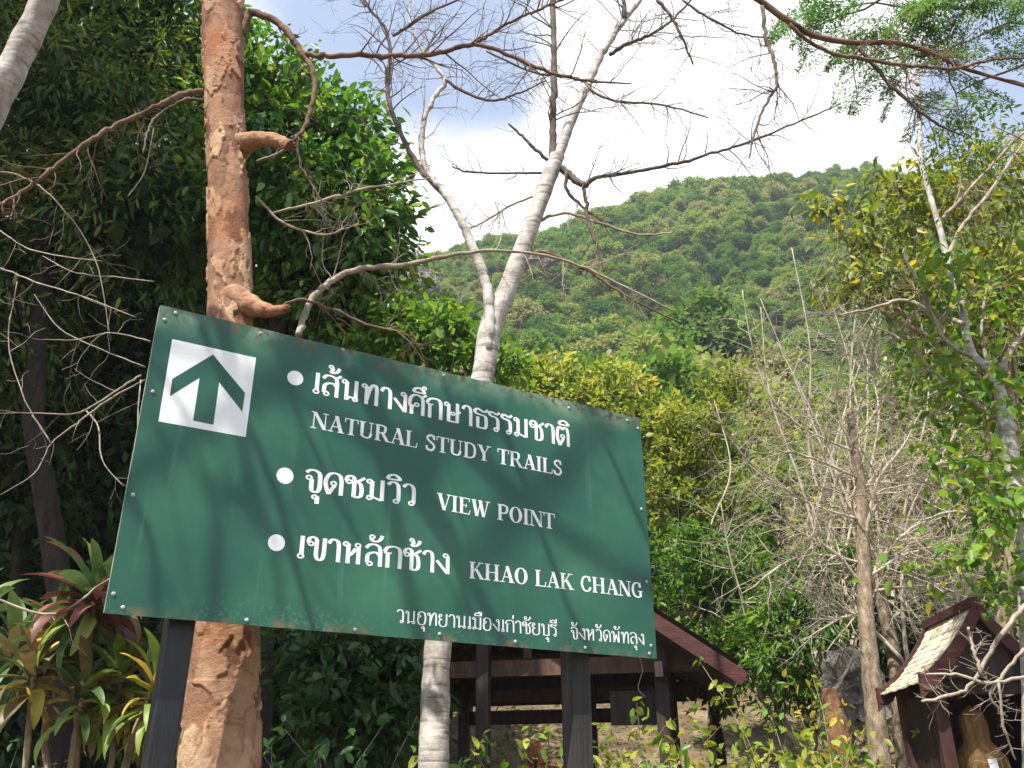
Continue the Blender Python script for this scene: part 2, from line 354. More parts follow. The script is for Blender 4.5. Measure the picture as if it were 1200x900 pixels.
def rand_unit(n):
    return unit(rng.normal(0, 1, (n, 3)))
def blob_clusters(blobs, per_m2=2.0, inner=0.25):
    """cluster centres spread over lumpy ellipsoids; blobs = (centre, radii)"""
    C, O = [], []
    for c, r in blobs:
        r = np.broadcast_to(np.asarray(r, float), (3,))
        k = max(8, int(per_m2 * 4 * math.pi * (r.mean() ** 2)))
        u = rand_unit(k)
        lump = np.array([mnoise.noise(Vector((a * 2.2 + c[0]).tolist())) for a in u]) if True else 0
        rad = np.where(rng.random(k) < inner, rng.uniform(0.25, 0.75, k), rng.uniform(0.75, 1.02, k)) * (1 + 0.38 * lump)
        C.append(np.asarray(c) + u * r * rad[:, None]); O.append(u)
    return np.concatenate(C), np.concatenate(O)
def crown_leaves(C, O, per, spread, length, ratio=0.45, droop=0.45, fine=True, tint_mid=0.45, tint_var=0.3, out_w=0.7, flat=0.7, lenvar=0.5):
    k = len(C); n = k * per
    idx = np.repeat(np.arange(k), per)
    off = rng.normal(0, 1, (n, 3)) * spread * rng.uniform(0.6, 1.3, (k, 1))[idx]; off[:, 2] *= flat
    P = C[idx] + off
    D = O[idx] * out_w + rng.normal(0, 0.7, (n, 3)) + np.array([0, 0, -droop]) + unit(off) * 0.4
    ct = rng.normal(tint_mid, tint_var * 0.6, k)
    t = ct[idx] + rng.normal(0, tint_var * 0.6, n)
    Ln = length * rng.uniform(1 - lenvar, 1 + lenvar, n)
    return leaf_mesh(P, D, Ln, ratio, tint=t, fine=fine)

def limb(mb, a, b, r0, r1, sides=6, wob=0.1, n=6, sag=0.0):
    a, b = np.asarray(a, float), np.asarray(b, float)
    t = np.linspace(0, 1, n)[:, None]
    Lh = np.linalg.norm(b - a)
    w = rng.normal(0, wob * Lh * 0.25, (n, 3)); w[0] = 0; w[-1] = 0
    P = a + (b - a) * t + w; P[:, 2] -= sag * Lh * (t[:, 0] * (1 - t[:, 0])) * -1.0
    P = smooth_path(P, 2)
    mb.tube(P, np.linspace(r0, r1, len(P)), sides, jit=0.05, cap=False)
    return P
def twigs(mb, path, rads, count, length, depth=2, sides=4, spread=1.0, up=0.15, pts=None, lo=0.15, shrink=0.6, planar=None):
    """side twigs growing from a branch path, recursively"""
    n = len(path)
    for _ in range(count):
        i = int(rng.uniform(lo, 1.0) * (n - 1)); p = path[i]; r = max(0.0012, min(rads[i] * 0.5, length * 0.013))
        tan = path[min(i + 1, n - 1)] - path[max(i - 1, 0)]; tan /= np.linalg.norm(tan) + 1e-9
        side = rng.normal(0, 1, 3); side -= tan * side.dot(tan); side /= np.linalg.norm(side) + 1e-9
        if planar is not None: side = side * (1 - planar * np.array([0, 1, 0]))
        d = tan * rng.uniform(0.25, 0.8) + side * spread + np.array([0, 0, up]); d /= np.linalg.norm(d)
        L = length * rng.uniform(0.45, 1.15); k = 6
        q = [p]
        for j in range(k):
            d = d + rng.normal(0, 0.17, 3); d /= np.linalg.norm(d); q.append(q[-1] + d * L / k)
        q = np.array(q); rr = np.linspace(r, max(0.0009, r * 0.3), len(q))
        mb.tube(q, rr, sides, cap=False)
        if pts is not None: pts.append(q[-1]); pts.append(q[len(q) // 2])
        if depth > 1: twigs(mb, q, rr, max(1, int(count * 0.4) if count < 12 else 4), L * shrink, depth - 1, sides, spread, up, pts, 0.2, shrink, planar)
def px_path(pts, Y0, Y1=None, sub=6):
    """branch path through photograph pixels between two distances; pts = (px, py[, width_px])"""
    Y1 = Y0 if Y1 is None else Y1
    n = len(pts); Ys = np.linspace(Y0, Y1, n)
    P = np.array([at(p[0], p[1], y) for p, y in zip(pts, Ys)])
    W = np.array([(p[2] if len(p) > 2 else 4) * y * 1.08 / F_PX * 0.5 for p, y in zip(pts, Ys)])
    S = smooth_path(P, sub)
    w = np.interp(np.linspace(0, 1, len(S)), np.linspace(0, 1, n), W)
    return S, w

# ------------------------------------------------------------------ terrain
_hy = [-400, -20, 4, 8, 10, 12, 14, 16, 20, 26, 36, 50, 70, 90, 110, 120, 132, 160, 260, 420]
_hz = [0, 0, 0.02, 0.35, 0.65, 1.15, 1.95, 2.7, 4.0, 6.0, 10.5, 19, 37, 56, 74, 81, 83, 78, 50, 20]
_rx = [-300, -120, -60, -16, -5, 6, 15, 30, 42, 57, 70, 110, 300]
_rz = [44, 62, 71, 78.5, 81.5, 84.5, 88.5, 93.5, 95.5, 95.5, 94, 90, 60]
def height(x, y):
    z = np.interp(y, _hy, _hz)
    k = np.interp(x, _rx, _rz) / 83.0
    t = np.clip((np.asarray(y, float) - 30) / 60, 0, 1)
    return z * (1 + (k - 1) * t)
def bumpy(x, y):
    h = float(height(x, y))
    if y > 5:
        s = min(1.0, (y - 5) / 40)
        h += s * 3.2 * mnoise.noise(Vector((x * 0.045, y * 0.045, 3))) + s * 1.2 * mnoise.noise(Vector((x * 0.13, y * 0.13, 9)))
    h += 0.05 * mnoise.noise(Vector((x * 0.7, y * 0.7, 1)))
    return h
def sheet(name, xs, ys, mat, dz=0.0):
    V = [(x, y, bumpy(x, y) + dz) for y in ys for x in xs]
    w = len(xs)
    F = [(j * w + i, j * w + i + 1, (j + 1) * w + i + 1, (j + 1) * w + i) for j in range(len(ys) - 1) for i in range(w - 1)]
    return obj(name, (V, F, None), mat, smooth=True, kind='structure')
gx = np.concatenate([np.linspace(-400, -24, 20), np.linspace(-20, 20, 81), np.linspace(24, 400, 20)])
sheet('ground', gx, np.concatenate([np.linspace(-400, -12, 16), np.linspace(-8, 26, 70)]), 'soil')
sheet('hill', np.linspace(-320, 340, 130), np.concatenate([np.linspace(26, 140, 60), np.linspace(150, 420, 16)]), 'hill')

# ------------------------------------------------------------------ hillside wood
def crown_proto(seed, r, n, leaf, fine=False, lobes=9):
    st = np.random.default_rng(seed)
    bl = [((0, 0, r * 0.95), (r * 0.8, r * 0.8, r * 0.75))]
    for i in range(lobes):
        a = st.uniform(0, 6.28); d = st.uniform(0.35, 0.72) * r
        bl.append(((math.cos(a) * d, math.sin(a) * d, r * st.uniform(0.45, 1.6)), r * st.uniform(0.22, 0.5)))
    C, O = blob_clusters(bl, per_m2=n / (r * r * 20), inner=0.1)
    return crown_leaves(C, O, 5, r * 0.085, leaf, 0.62, 0.25, fine, 0.45, 0.35)
PROTO = []
def base_tree(x, y, r, proto, label, s=1.0, name='hillside_tree'):
    """a whole tree at the foot of the hill"""
    z = bumpy(x, y) - 0.1
    t = thing(name, label, 'tree', (x, y, z), 'trees at the foot of the hill')
    hgt = 1.1 * r * s
    mb = MB(); P = limb(mb, (x, y, z), (x + rng.normal(0, 0.2), y, z + hgt + r * 0.9 * s), 0.07 * r * s, 0.03 * r * s, 6, 0.06)
    for k in range(5):
        a = rng.uniform(0, 6.28)
        limb(mb, P[int(len(P) * 0.6)], (x + math.cos(a) * r * 0.6 * s, y + math.sin(a) * r * 0.6 * s, z + hgt + r * s * rng.uniform(0.5, 1.2)), 0.035 * r * s, 0.012 * r * s, 5, 0.1, 4)
    obj('trunk', mb, 'bark_dark', t, smooth=True)
    if isinstance(proto, tuple):
        V, F, T = proto
        c = obj('crown', (V + np.array([x, y, z + hgt]), F, T), 'leaf_hill', t)
        # keep the crown mesh centred on its own foot so that copies can share it
        me = c.data; co = np.empty(len(me.vertices) * 3, np.float32); me.vertices.foreach_get('co', co)
        co = co.reshape(-1, 3) - np.array([0, 0, hgt], np.float32); me.vertices.foreach_set('co', co.ravel()); c.location = (0, 0, hgt)
    else:
        c = proto.copy(); COL.objects.link(c); c.parent = t; c.location = (0, 0, hgt); c.name = 'crown'
    c.scale = (s, s, s); c.rotation_euler = (0, 0, rng.uniform(0, 6.28))
    return c
for sd, r, n, lf in ((11, 2.0, 1500, 0.30), (12, 1.8, 1300, 0.30), (13, 2.3, 1700, 0.34), (14, 1.6, 1100, 0.26), (15, 1.3, 420, 0.24)):
    PROTO.append(crown_proto(sd, r, n, lf))
_pl = []
_n = 0
for (px, Y, s) in ((610, 26, 1.0), (690, 24, 1.15), (745, 28, 1.2), (800, 26, 1.1), (560, 30, 1.3), (650, 36, 1.3), (860, 30, 1.2), (910, 34, 1.3), (960, 26, 1.0), (520, 27, 1.1), (470, 24, 1.1),
                   (720, 40, 1.4), (780, 44, 1.4), (600, 46, 1.4), (850, 48, 1.5), (930, 46, 1.4), (1010, 38, 1.3), (1080, 32, 1.2), (1150, 30, 1.2), (1180, 40, 1.3), (420, 34, 1.3), (360, 28, 1.2), (1240, 17, 1.2), (1330, 20, 1.4), (1300, 27, 1.4), (1420, 24, 1.5), (1250, 36, 1.4), (1380, 36, 1.5)):
    p = at(px, 700, Y)
    k = _n % 4
    lab = 'leafy tree at the foot of the hill, ' + ('just right of the white trunk', 'over the end of the Thai heading', 'over the far top corner of the sign', 'right above the bushy olive tree', 'behind the fork of the white trunk', 'second row, right of the white trunk', 'between the olive tree and the bare tree', 'second row, behind the bare twigs', 'behind the crown of the bare tree', 'left of the white trunk', 'behind the bright green young tree',
        'on the rise above the sign corner', 'on the rise above the olive tree', 'on the rise right of the white trunk', 'on the rise left of the bare tree', 'on the rise behind the bare twigs', 'on the rise behind the yellowing tree', 'behind the yellowing tree', 'behind the mottled trunk', 'on the rise at the photo edge', 'hidden behind the glossy tree', 'hidden behind the orange trunk', 'just beyond the photo edge behind the shrine', 'well beyond the photo edge behind the shrine', 'second row beyond the photo edge', 'farthest out beyond the photo edge', 'on the rise just beyond the photo edge', 'on the rise well beyond the photo edge')[_n]
    c = base_tree(p[0], Y, (2.0, 1.8, 2.3, 1.6)[k], PROTO[k] if _n < 4 else _pl[k], lab, s)
    if _n < 4: _pl.append(c)
    _n += 1

def hill_wood():
    pts, idx, scl, rot = [], [], [], []
    st = np.random.default_rng(5)
    y = 44.0
    while y < 150:
        step = 0.98 + (y - 44) * 0.003
        x0, x1 = -0.42 * y - 6, 0.85 * y + 6
        x = x0
        while x < x1:
            xx, yy = x + st.uniform(-0.8, 0.8), y + st.uniform(-0.8, 0.8)
            z = bumpy(xx, yy)
            patch = mnoise.noise(Vector((xx * 0.06, yy * 0.06, 20)))
            if st.random() < 0.93:
                pts.append((xx, yy, z - 0.3)); 
                i = int(st.integers(0, 4)); 
                if st.random() < 0.10 + 0.25 * max(0, patch): i = 4
                idx.append(i); scl.append(st.uniform(0.22, 0.8) * (1.0 + 0.5 * patch) * (1.0 if st.random() > 0.05 else 1.35)); rot.append(st.uniform(0, 6.28))
            x += step * st.uniform(1.2, 1.9)
        y += step
    me = bpy.data.meshes.new('hillside_wood'); me.from_pydata(pts, [], []); me.update()
    for nm, tp, dat in (('idx', 'INT', idx), ('scl', 'FLOAT', scl), ('rotz', 'FLOAT', rot)):
        a = me.attributes.new(nm, tp, 'POINT'); a.data.foreach_set('value', np.array(dat, np.int32 if tp == 'INT' else np.float32))
    o = bpy.data.objects.new('hillside_wood', me); COL.objects.link(o)
    set_props(o, 'mixed green wood covering the steep hillside up to the ridge', 'wood', kind='stuff')
    ng = bpy.data.node_groups.new('hillside_wood', 'GeometryNodeTree')
    ng.interface.new_socket('Geometry', in_out='INPUT', socket_type='NodeSocketGeometry')
    ng.interface.new_socket('Geometry', in_out='OUTPUT', socket_type='NodeSocketGeometry')
    N, L = ng.nodes, ng.links
    gi, go = N.new('NodeGroupInput'), N.new('NodeGroupOutput')
    iop = N.new('GeometryNodeInstanceOnPoints'); L.new(gi.outputs[0], iop.inputs['Points'])
    # five crowns, kept apart so that one of them is picked per point
    V, F, T = PROTO[4]
    sp = _pl[0].copy(); 
    joined = N.new('GeometryNodeJoinGeometry')
    srcs = list(_pl)
    for src in reversed(srcs):
        oi = N.new('GeometryNodeObjectInfo'); oi.transform_space = 'ORIGINAL'; oi.inputs['Object'].default_value = src
        oi.inputs['As Instance'].default_value = True
        L.new(oi.outputs['Geometry'], joined.inputs[0])
    L.new(joined.outputs[0], iop.inputs['Instance'])
    iop.inputs['Pick Instance'].default_value = True
    def attr(nm, tp):
        a = N.new('GeometryNodeInputNamedAttribute'); a.data_type = tp; a.inputs['Name'].default_value = nm; return a.outputs[0]
    L.new(attr('idx', 'INT'), iop.inputs['Instance Index'])
    cx = N.new('ShaderNodeCombineXYZ'); L.new(attr('rotz', 'FLOAT'), cx.inputs[2])
    er = N.new('FunctionNodeEulerToRotation'); L.new(cx.outputs[0], er.inputs[0]); L.new(er.outputs[0], iop.inputs['Rotation'])
    L.new(attr('scl', 'FLOAT'), iop.inputs['Scale'])
    L.new(iop.outputs[0], go.inputs[0])
    md = o.modifiers.new('wood', 'NODES'); md.node_group = ng
    bpy.data.objects.remove(sp)
    return len(pts)
# a sparse dead-looking crown is the fifth kind on the slope: it grows as one of the trees at the foot
_p = at(890, 700, 40)
_pl.append(base_tree(_p[0], 40, 1.3, PROTO[4], 'thin sparse tree at the foot of the hill, behind the bare tree', 1.2))
N_WOOD = hill_wood()

# pale cliffs showing between the trees
def rock(name, label, c, r, seed, squash=(1, 0.6, 1), sub=4, amp=0.5):
    bm = bmesh.new(); bmesh.ops.create_icosphere(bm, subdivisions=sub, radius=1.0)
    V = np.array([v.co[:] for v in bm.verts]); F = [tuple(v.index for v in f.verts) for f in bm.faces]; bm.free()
    out = []
    for v in V:
        p = Vector(v.tolist())
        d = 1 + amp * mnoise.fractal(p * 1.3 + Vector((seed, 0, 0)), 1.0, 2.0, 5) + 0.15 * mnoise.noise(p * 4 + Vector((0, seed, 0)))
        out.append(v * d)
    V = np.array(out) * np.array(r) * np.array(squash) + np.array(c)
    return obj(name, (V, F, None), 'rock', loc=(c[0], c[1], c[2] - r), label=label, cat='rock')
p = at(494, 330, 66); rock('cliff_face', 'grey and orange limestone cliff showing between the trees, beside the dark left canopy', p, 1.3, 3, (1.0, 0.7, 1.4))
p = at(628, 305, 84); rock('cliff_face', 'small pale limestone cliff high on the slope, behind the forked white trunk', p, 1.3, 8, (1.7, 0.7, 0.8))
p = at(995, 808, 9.6); rock('boulder', 'dark grey boulder behind the bare tree trunk beside the small shrine', p, 0.36, 15, (0.9, 0.8, 1.25), amp=0.4)

# ------------------------------------------------------------------ leafy trees
def leafy(name, label, base, bark, blobs, leaf, per_m2, per, spread, length, ratio=0.45, droop=0.45, fine=True, tmid=0.45, tvar=0.3, r0=0.08, limbs=14, group=None, cat='tree', back=0, back_leaf=0.3, inner=0.25, out_w=0.7, trunk_name='trunk', crown_name='crown', flat=0.7):
    base = np.asarray(base, float)
    t = thing(name, label, cat, base, group)
    mb = MB()
    main = max(blobs, key=lambda b: np.mean(b[1]))
    c0 = np.asarray(main[0], float)
    P = limb(mb, base, c0, r0, r0 * 0.45, 8, 0.05, 7)
    C, O = blob_clusters(blobs, per_m2, inner)
    for b in blobs:
        if b is main: continue
        q = P[int(len(P) * rng.uniform(0.45, 0.8))]
        limb(mb, q, b[0], r0 * 0.4, r0 * 0.15, 6, 0.08, 5)
    for i in rng.choice(len(C), min(limbs * len(blobs), len(C)), replace=False):
        j = int(np.argmin([np.linalg.norm(C[i] - np.asarray(b[0])) for b in blobs]))
        limb(mb, np.asarray(blobs[j][0]) - np.array([0, 0, 0.3 * np.mean(blobs[j][1])]), C[i], r0 * 0.13, r0 * 0.03, 4, 0.14, 4)
    obj(trunk_name, mb, bark, t, smooth=True)
    obj(crown_name, crown_leaves(C, O, per, spread, length, ratio, droop, fine, tmid, tvar, out_w, flat), leaf, t)
    if back:       # larger filler leaves block the sky; the dark wood's are coloured as shade
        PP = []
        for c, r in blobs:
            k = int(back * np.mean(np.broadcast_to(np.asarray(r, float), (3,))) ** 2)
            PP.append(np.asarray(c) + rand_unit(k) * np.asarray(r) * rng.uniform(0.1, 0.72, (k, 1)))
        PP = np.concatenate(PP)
        obj('inner_foliage', leaf_mesh(PP, rng.normal(0, 1, (len(PP), 3)) + np.array([0, 0, -0.3]), back_leaf * rng.uniform(0.7, 1.3, len(PP)), 0.6, tint=rng.uniform(0, 0.8, len(PP)), fine=False), 'leaf_shade_tone' if group == GL else leaf, t)
    return t
def B(px, py, Y, r): 
    return (at(px, py, Y), r)
def on_ground(px, Y):
    p = at(px, 800, Y); return np.array([p[0], Y, bumpy(p[0], Y) - 0.05])

GL = 'trees of the dark wood on one side of the sign'
leafy('broadleaf_tree', 'dense tree with glossy bright green leaves directly behind the orange trunk', on_ground(330, 10), 'bark_dark',
      [B(330, 250, 9.6, (1.35, 1.3, 1.5)), B(400, 250, 9.3, (0.85, 0.9, 0.9)), B(310, 130, 9.8, (1.0, 1.0, 0.9)), B(395, 160, 9.6, (0.62, 0.7, 0.55)), B(425, 300, 9.4, (0.55, 0.7, 0.65)), B(200, 60, 10.2, (1.4, 1.2, 1.0)), B(240, 200, 9.8, (1.1, 1.1, 1.2)), B(390, 350, 9.7, (0.75, 0.9, 0.7))],
      'leaf_gloss', 6, 40, 0.15, 0.145, 0.5, 0.75, True, 0.52, 0.4, 0.16, 10, GL, back=420, back_leaf=0.26)
leafy('fine_leaved_tree', 'olive tree with fine drooping leaves behind the grey leaning trunk', on_ground(90, 9), 'bark_dark',
      [B(80, 130, 8.8, (1.5, 1.3, 1.6)), B(150, 240, 8.9, (1.1, 1.1, 1.1)), B(20, 300, 9.2, (1.3, 1.2, 1.2)), B(130, 10, 9.2, (1.4, 1.2, 1.0)), B(20, 30, 9.4, (1.4, 1.2, 1.2)), B(60, -140, 8.8, (1.8, 1.5, 1.2)), B(-80, 120, 8.8, (1.5, 1.5, 1.5)), B(-60, 420, 9.2, (1.4, 1.2, 1.3))],
      'leaf_fine', 5.5, 38, 0.17, 0.14, 0.26, 0.9, True, 0.5, 0.4, 0.14, 8, GL, back=420, back_leaf=0.26)
for (px, py, Y, rr, lab) in ((60, 480, 11.0, (2.0, 1.3, 1.8), 'dark shaded tree behind the dead twigs at the edge of the photo'),
                             (200, 430, 12.0, (2.0, 1.3, 1.9), 'dark shaded tree behind the arrow end of the sign'),
                             (170, 310, 12.5, (1.7, 1.2, 1.4), 'dark shaded tree filling the gap left of the orange trunk above the sign'),
                             (390, 470, 12.0, (1.6, 1.2, 1.6), 'dark shaded tree behind the upper edge of the sign, below the glossy tree'),
                             (100, 760, 12.0, (2.6, 1.3, 1.9), 'dark shaded thicket tree behind the strap leaved plants'),
                             (380, 720, 12.5, (1.6, 1.2, 1.5), 'dark shaded tree between the orange trunk and the open hut')):
    c = at(px, py, Y)
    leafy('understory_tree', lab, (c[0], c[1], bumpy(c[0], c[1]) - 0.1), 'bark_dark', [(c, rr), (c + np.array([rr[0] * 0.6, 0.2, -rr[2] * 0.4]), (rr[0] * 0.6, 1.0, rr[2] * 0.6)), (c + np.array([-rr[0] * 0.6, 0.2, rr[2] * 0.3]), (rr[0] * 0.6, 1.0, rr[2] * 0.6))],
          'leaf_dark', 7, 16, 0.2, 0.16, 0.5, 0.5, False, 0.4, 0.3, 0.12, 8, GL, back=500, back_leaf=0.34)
# tall wood standing behind them, closing the view
for (x, y, z, r, lab) in ((-8.0, 15.5, 7.5, 3.6, 'tall dark tree deepest in the wood, at the edge of the photo'), (-4.2, 16.5, 7.0, 3.0, 'tall dark tree deep in the wood, behind the glossy tree'), (-10.5, 12.0, 7.0, 3.4, 'tall dark tree deep in the wood, beyond the edge of the photo')):
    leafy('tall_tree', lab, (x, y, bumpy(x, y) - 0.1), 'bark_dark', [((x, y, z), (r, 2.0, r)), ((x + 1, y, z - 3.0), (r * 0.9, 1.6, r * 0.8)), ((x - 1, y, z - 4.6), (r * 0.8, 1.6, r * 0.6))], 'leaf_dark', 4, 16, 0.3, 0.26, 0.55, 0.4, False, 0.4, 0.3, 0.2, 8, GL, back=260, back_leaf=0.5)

leafy('added_shade_tree', 'tall broad shade tree arching over the dark wood, its crown above the photo', (-7.6, 4.6, -0.05), 'bark_dark',  # added, unseen: crown blobs placed to keep sun off the left wood
      [((-6.3, 5.6, 12.4), (2.0, 1.6, 1.0)), ((-4.6, 5.6, 12.2), (1.5, 1.5, 0.9)), ((-4.9, 3.0, 12.2), (1.3, 1.5, 0.9)), ((-7.6, 3.6, 12.0), (1.8, 1.8, 1.0)), ((-3.9, 4.2, 12.4), (0.9, 1.0, 0.7)), ((-4.0, 2.0, 12.5), (1.1, 1.1, 0.7))],
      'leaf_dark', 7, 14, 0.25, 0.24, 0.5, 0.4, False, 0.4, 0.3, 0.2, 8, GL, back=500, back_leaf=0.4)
leafy('young_tree', 'bright green young tree between the dark wood and the forked white trunk', on_ground(500, 9.0), 'bark_tan',
      [B(500, 395, 9.0, (0.42, 0.4, 0.35)), B(465, 375, 9.2, (0.32, 0.35, 0.3)), B(540, 385, 8.9, (0.22, 0.3, 0.26)), B(560, 425, 9.0, (0.28, 0.3, 0.22)), B(600, 430, 9.2, (0.2, 0.3, 0.16)), B(430, 420, 9.4, (0.4, 0.4, 0.35))],
      'leaf_lime', 24, 14, 0.11, 0.12, 0.5, 0.7, True, 0.35, 0.3, 0.05, 5, back=300, back_leaf=0.18)
leafy('yellow_green_tree', 'round yellow green crown rising just over the sign, right of the white trunk', on_ground(690, 17), 'bark_tan',
      [B(640, 460, 17, (0.95, 0.9, 0.75)), B(710, 468, 17.2, (1.0, 0.9, 0.8)), B(760, 490, 17, (0.7, 0.8, 0.7)), B(675, 500, 16.8, (1.2, 0.9, 0.8)), B(610, 440, 17.4, (0.5, 0.6, 0.4))],
      'leaf_olive', 5.5, 26, 0.15, 0.15, 0.5, 0.4, False, 0.6, 0.35, 0.12, 8, back=300, back_leaf=0.3)
leafy('olive_tree', 'bushy olive tree close behind the far end of the sign', on_ground(830, 12), 'bark_tan',
      [B(825, 500, 12, (0.62, 0.6, 0.7)), B(800, 580, 12, (0.62, 0.6, 0.6)), B(855, 455, 12, (0.32, 0.35, 0.3)), B(785, 520, 12.1, (0.4, 0.5, 0.5)), B(850, 590, 11.9, (0.5, 0.5, 0.5))],
      'leaf_olive', 9, 42, 0.095, 0.095, 0.38, -0.1, True, 0.5, 0.4, 0.09, 8, back=600, back_leaf=0.16)
leafy('dark_green_shrub', 'dense green small leaved shrub between the sign and the bare tree', on_ground(830, 11), 'bark_dark',
      [B(820, 660, 11, (0.72, 0.6, 0.55)), B(880, 690, 10.8, (0.5, 0.5, 0.5)), B(800, 740, 11, (0.6, 0.5, 0.5)), B(860, 770, 10.8, (0.5, 0.5, 0.5))],
      'leaf_lime', 9, 40, 0.095, 0.1, 0.38, 0.1, True, 0.15, 0.3, 0.06, 8, cat='shrub', back=600, back_leaf=0.16)
leafy('narrow_leaved_shrub', 'green narrow leaved shrub in front of the boulder, beside the bare tree', on_ground(940, 9.8), 'bark_dark',
      [B(940, 720, 9.8, (0.38, 0.35, 0.45)), B(920, 790, 9.8, (0.4, 0.35, 0.4)), B(960, 660, 9.9, (0.3, 0.3, 0.3)), B(900, 740, 10, (0.35, 0.35, 0.4))],
      'leaf_lime', 11, 32, 0.085, 0.125, 0.28, 0.5, True, 0.2, 0.4, 0.05, 8, cat='shrub', back=600, back_leaf=0.16)
leafy('shade_shrub', 'dark leafy shrub covering the hut roof edge left of the white trunk', on_ground(430, 7.2), 'bark_dark',
      [B(420, 790, 7.2, (0.42, 0.35, 0.38)), B(465, 770, 7.3, (0.22, 0.25, 0.2)), B(370, 770, 7.4, (0.4, 0.35, 0.4)), B(400, 850, 7.0, (0.45, 0.3, 0.35)), B(455, 840, 7.1, (0.2, 0.25, 0.2))],
      'leaf_shade_tone', 26, 16, 0.1, 0.1, 0.5, 0.5, True, 0.45, 0.3, 0.04, 6, cat='shrub', back=600, back_leaf=0.16)
leafy('back_shrub', 'dark green shrub in the shade behind the small shrine', on_ground(1090, 11), 'bark_dark',
      [B(1060, 780, 11, (0.6, 0.4, 0.55)), B(1120, 740, 11.4, (0.7, 0.5, 0.6)), B(1000, 720, 11.4, (0.6, 0.5, 0.6))],
      'leaf_dark', 14, 16, 0.12, 0.11, 0.45, 0.5, True, 0.45, 0.3, 0.05, 8, cat='shrub', back=500, back_leaf=0.2)
leafy('scrub_tree', 'pale scrubby tree behind the tangle of bare branches', on_ground(1000, 14), 'bark_tan',
      [B(980, 560, 14, (1.3, 0.8, 1.0)), B(1080, 600, 14, (1.3, 0.8, 1.2)), B(920, 480, 15, (0.9, 0.7, 0.8)), B(1050, 480, 15, (1.2, 0.8, 0.8)), B(960, 640, 13.4, (0.9, 0.6, 0.7)), B(1150, 520, 14, (1.2, 0.8, 1.2)), B(1180, 640, 13, (1.0, 0.8, 1.0))],
      'leaf_olive', 7, 14, 0.16, 0.12, 0.42, 0.3, False, 0.5, 0.35, 0.1, 14, back=160, back_leaf=0.2)
leafy('yellowing_tree', 'tall tree with yellowing olive leaves standing against the sky at the edge of the photo', on_ground(1120, 9), 'bark_tan',
      [B(1090, 250, 8.2, (0.62, 0.6, 0.5)), B(1010, 270, 8.2, (0.36, 0.4, 0.3)), B(1000, 330, 8.2, (0.3, 0.35, 0.22)), B(1150, 220, 8.3, (0.6, 0.6, 0.5)), B(1180, 320, 8.2, (0.6, 0.6, 0.6)), B(1070, 330, 8.2, (0.5, 0.5, 0.4)), B(965, 245, 8.3, (0.16, 0.25, 0.14)), B(1140, 400, 8.4, (0.5, 0.5, 0.4)), B(1050, 215, 8.3, (0.3, 0.3, 0.25))],
      'leaf_yellow', 15, 13, 0.13, 0.105, 0.5, 0.8, True, 0.3, 0.34, 0.08, 12, back=90, back_leaf=0.16)
leafy('slender_tree', 'slender green crown rising over the yellowing tree into the blue sky', on_ground(1150, 10.5), 'bark_tan',
      [B(1135, 140, 10.2, (0.36, 0.35, 0.34)), B(1150, 190, 10.2, (0.45, 0.4, 0.3)), B(1110, 160, 10.2, (0.2, 0.25, 0.22)), B(1190, 170, 10.2, (0.35, 0.35, 0.28))],
      'leaf_lime', 10, 10, 0.1, 0.10, 0.42, 0.4, True, 0.15, 0.2, 0.05, 7)
# ------------------------------------------------------------------ orange flaking tree
def flaky_trunk(path, rad, sides=120, rings=760):
    """trunk surface with raised curling bark plates"""
    n0 = len(path); tt = np.linspace(0, n0 - 1, rings)
    P = np.stack([np.interp(tt, np.arange(n0), path[:, k]) for k in range(3)], 1)
    rr = np.interp(tt, np.arange(n0), rad)
    V, T = [], []
    for i in range(rings):
        for k in range(sides):
            a = k / sides * 2 * math.pi
            d = Vector((math.cos(a), math.sin(a), 0))
            q = Vector((d.x * 1.5, d.y * 1.5, P[i, 2] * 6.0))
            w = q + Vector((mnoise.noise(q * 2.3), mnoise.noise(q * 2.3 + Vector((7, 0, 0))), mnoise.noise(q * 2.3 + Vector((0, 9, 0))))) * 0.5
            dist, pts = mnoise.voronoi(w)
            cell = mnoise.noise(pts[0] * 3.3 + Vector((3, 3, 3))) * 0.8 + 0.5 + 0.12 * min(1.0, max(-1.0, 2.2 - P[i, 2]))
            edge = dist[1] - dist[0]
            lift = 0.0
            if cell > 0.44:
                lift = (0.0065 if edge > 0.05 else edge * 0.11) * min(1.5, 0.5 + cell) + 0.003 * max(0.0, 1 - abs(edge - 0.09) / 0.06)
            big = 0.05 * mnoise.noise(Vector((d.x, d.y, P[i, 2] * 0.9)) * 1.2) + 0.03 * mnoise.noise(Vector((d.x * 2, d.y * 2, P[i, 2] * 3)))
            r = rr[i] * (1 + big) + lift
            V.append((P[i, 0] + d.x * r, P[i, 1] + d.y * r, P[i, 2])); T.append(min(1, max(0, cell - (0.3 if edge < 0.045 and cell > 0.44 else 0))))
    F = [(i * sides + k, i * sides + (k + 1) % sides, (i + 1) * sides + (k + 1) % sides, (i + 1) * sides + k) for i in range(rings - 1) for k in range(sides)]
    return V, F, np.array(T)
YO = 3.85
pb = at(256, 1330, YO); pb[2] = -0.05
pth = [pb] + [at(x, y, Y) for x, y, Y in ((258, 860, YO), (262, 780, YO), (266, 560, YO), (268, 440, YO), (269, 330, YO), (266, 200, YO), (264, 120, YO), (262, 40, YO), (261, -60, YO), (262, -260, YO - 0.05))]
wid = np.array([84, 76, 70, 60, 58, 52, 51, 52, 60, 62, 40]) * YO * 1.08 / F_PX * 0.5
orange = thing('flaking_bark_tree', 'tree with flaking orange bark standing behind the arrow end of the sign', 'tree', pb)
SP = smooth_path(pth, 5); SW = np.interp(np.linspace(0, 1, len(SP)), np.linspace(0, 1, len(wid)), wid)
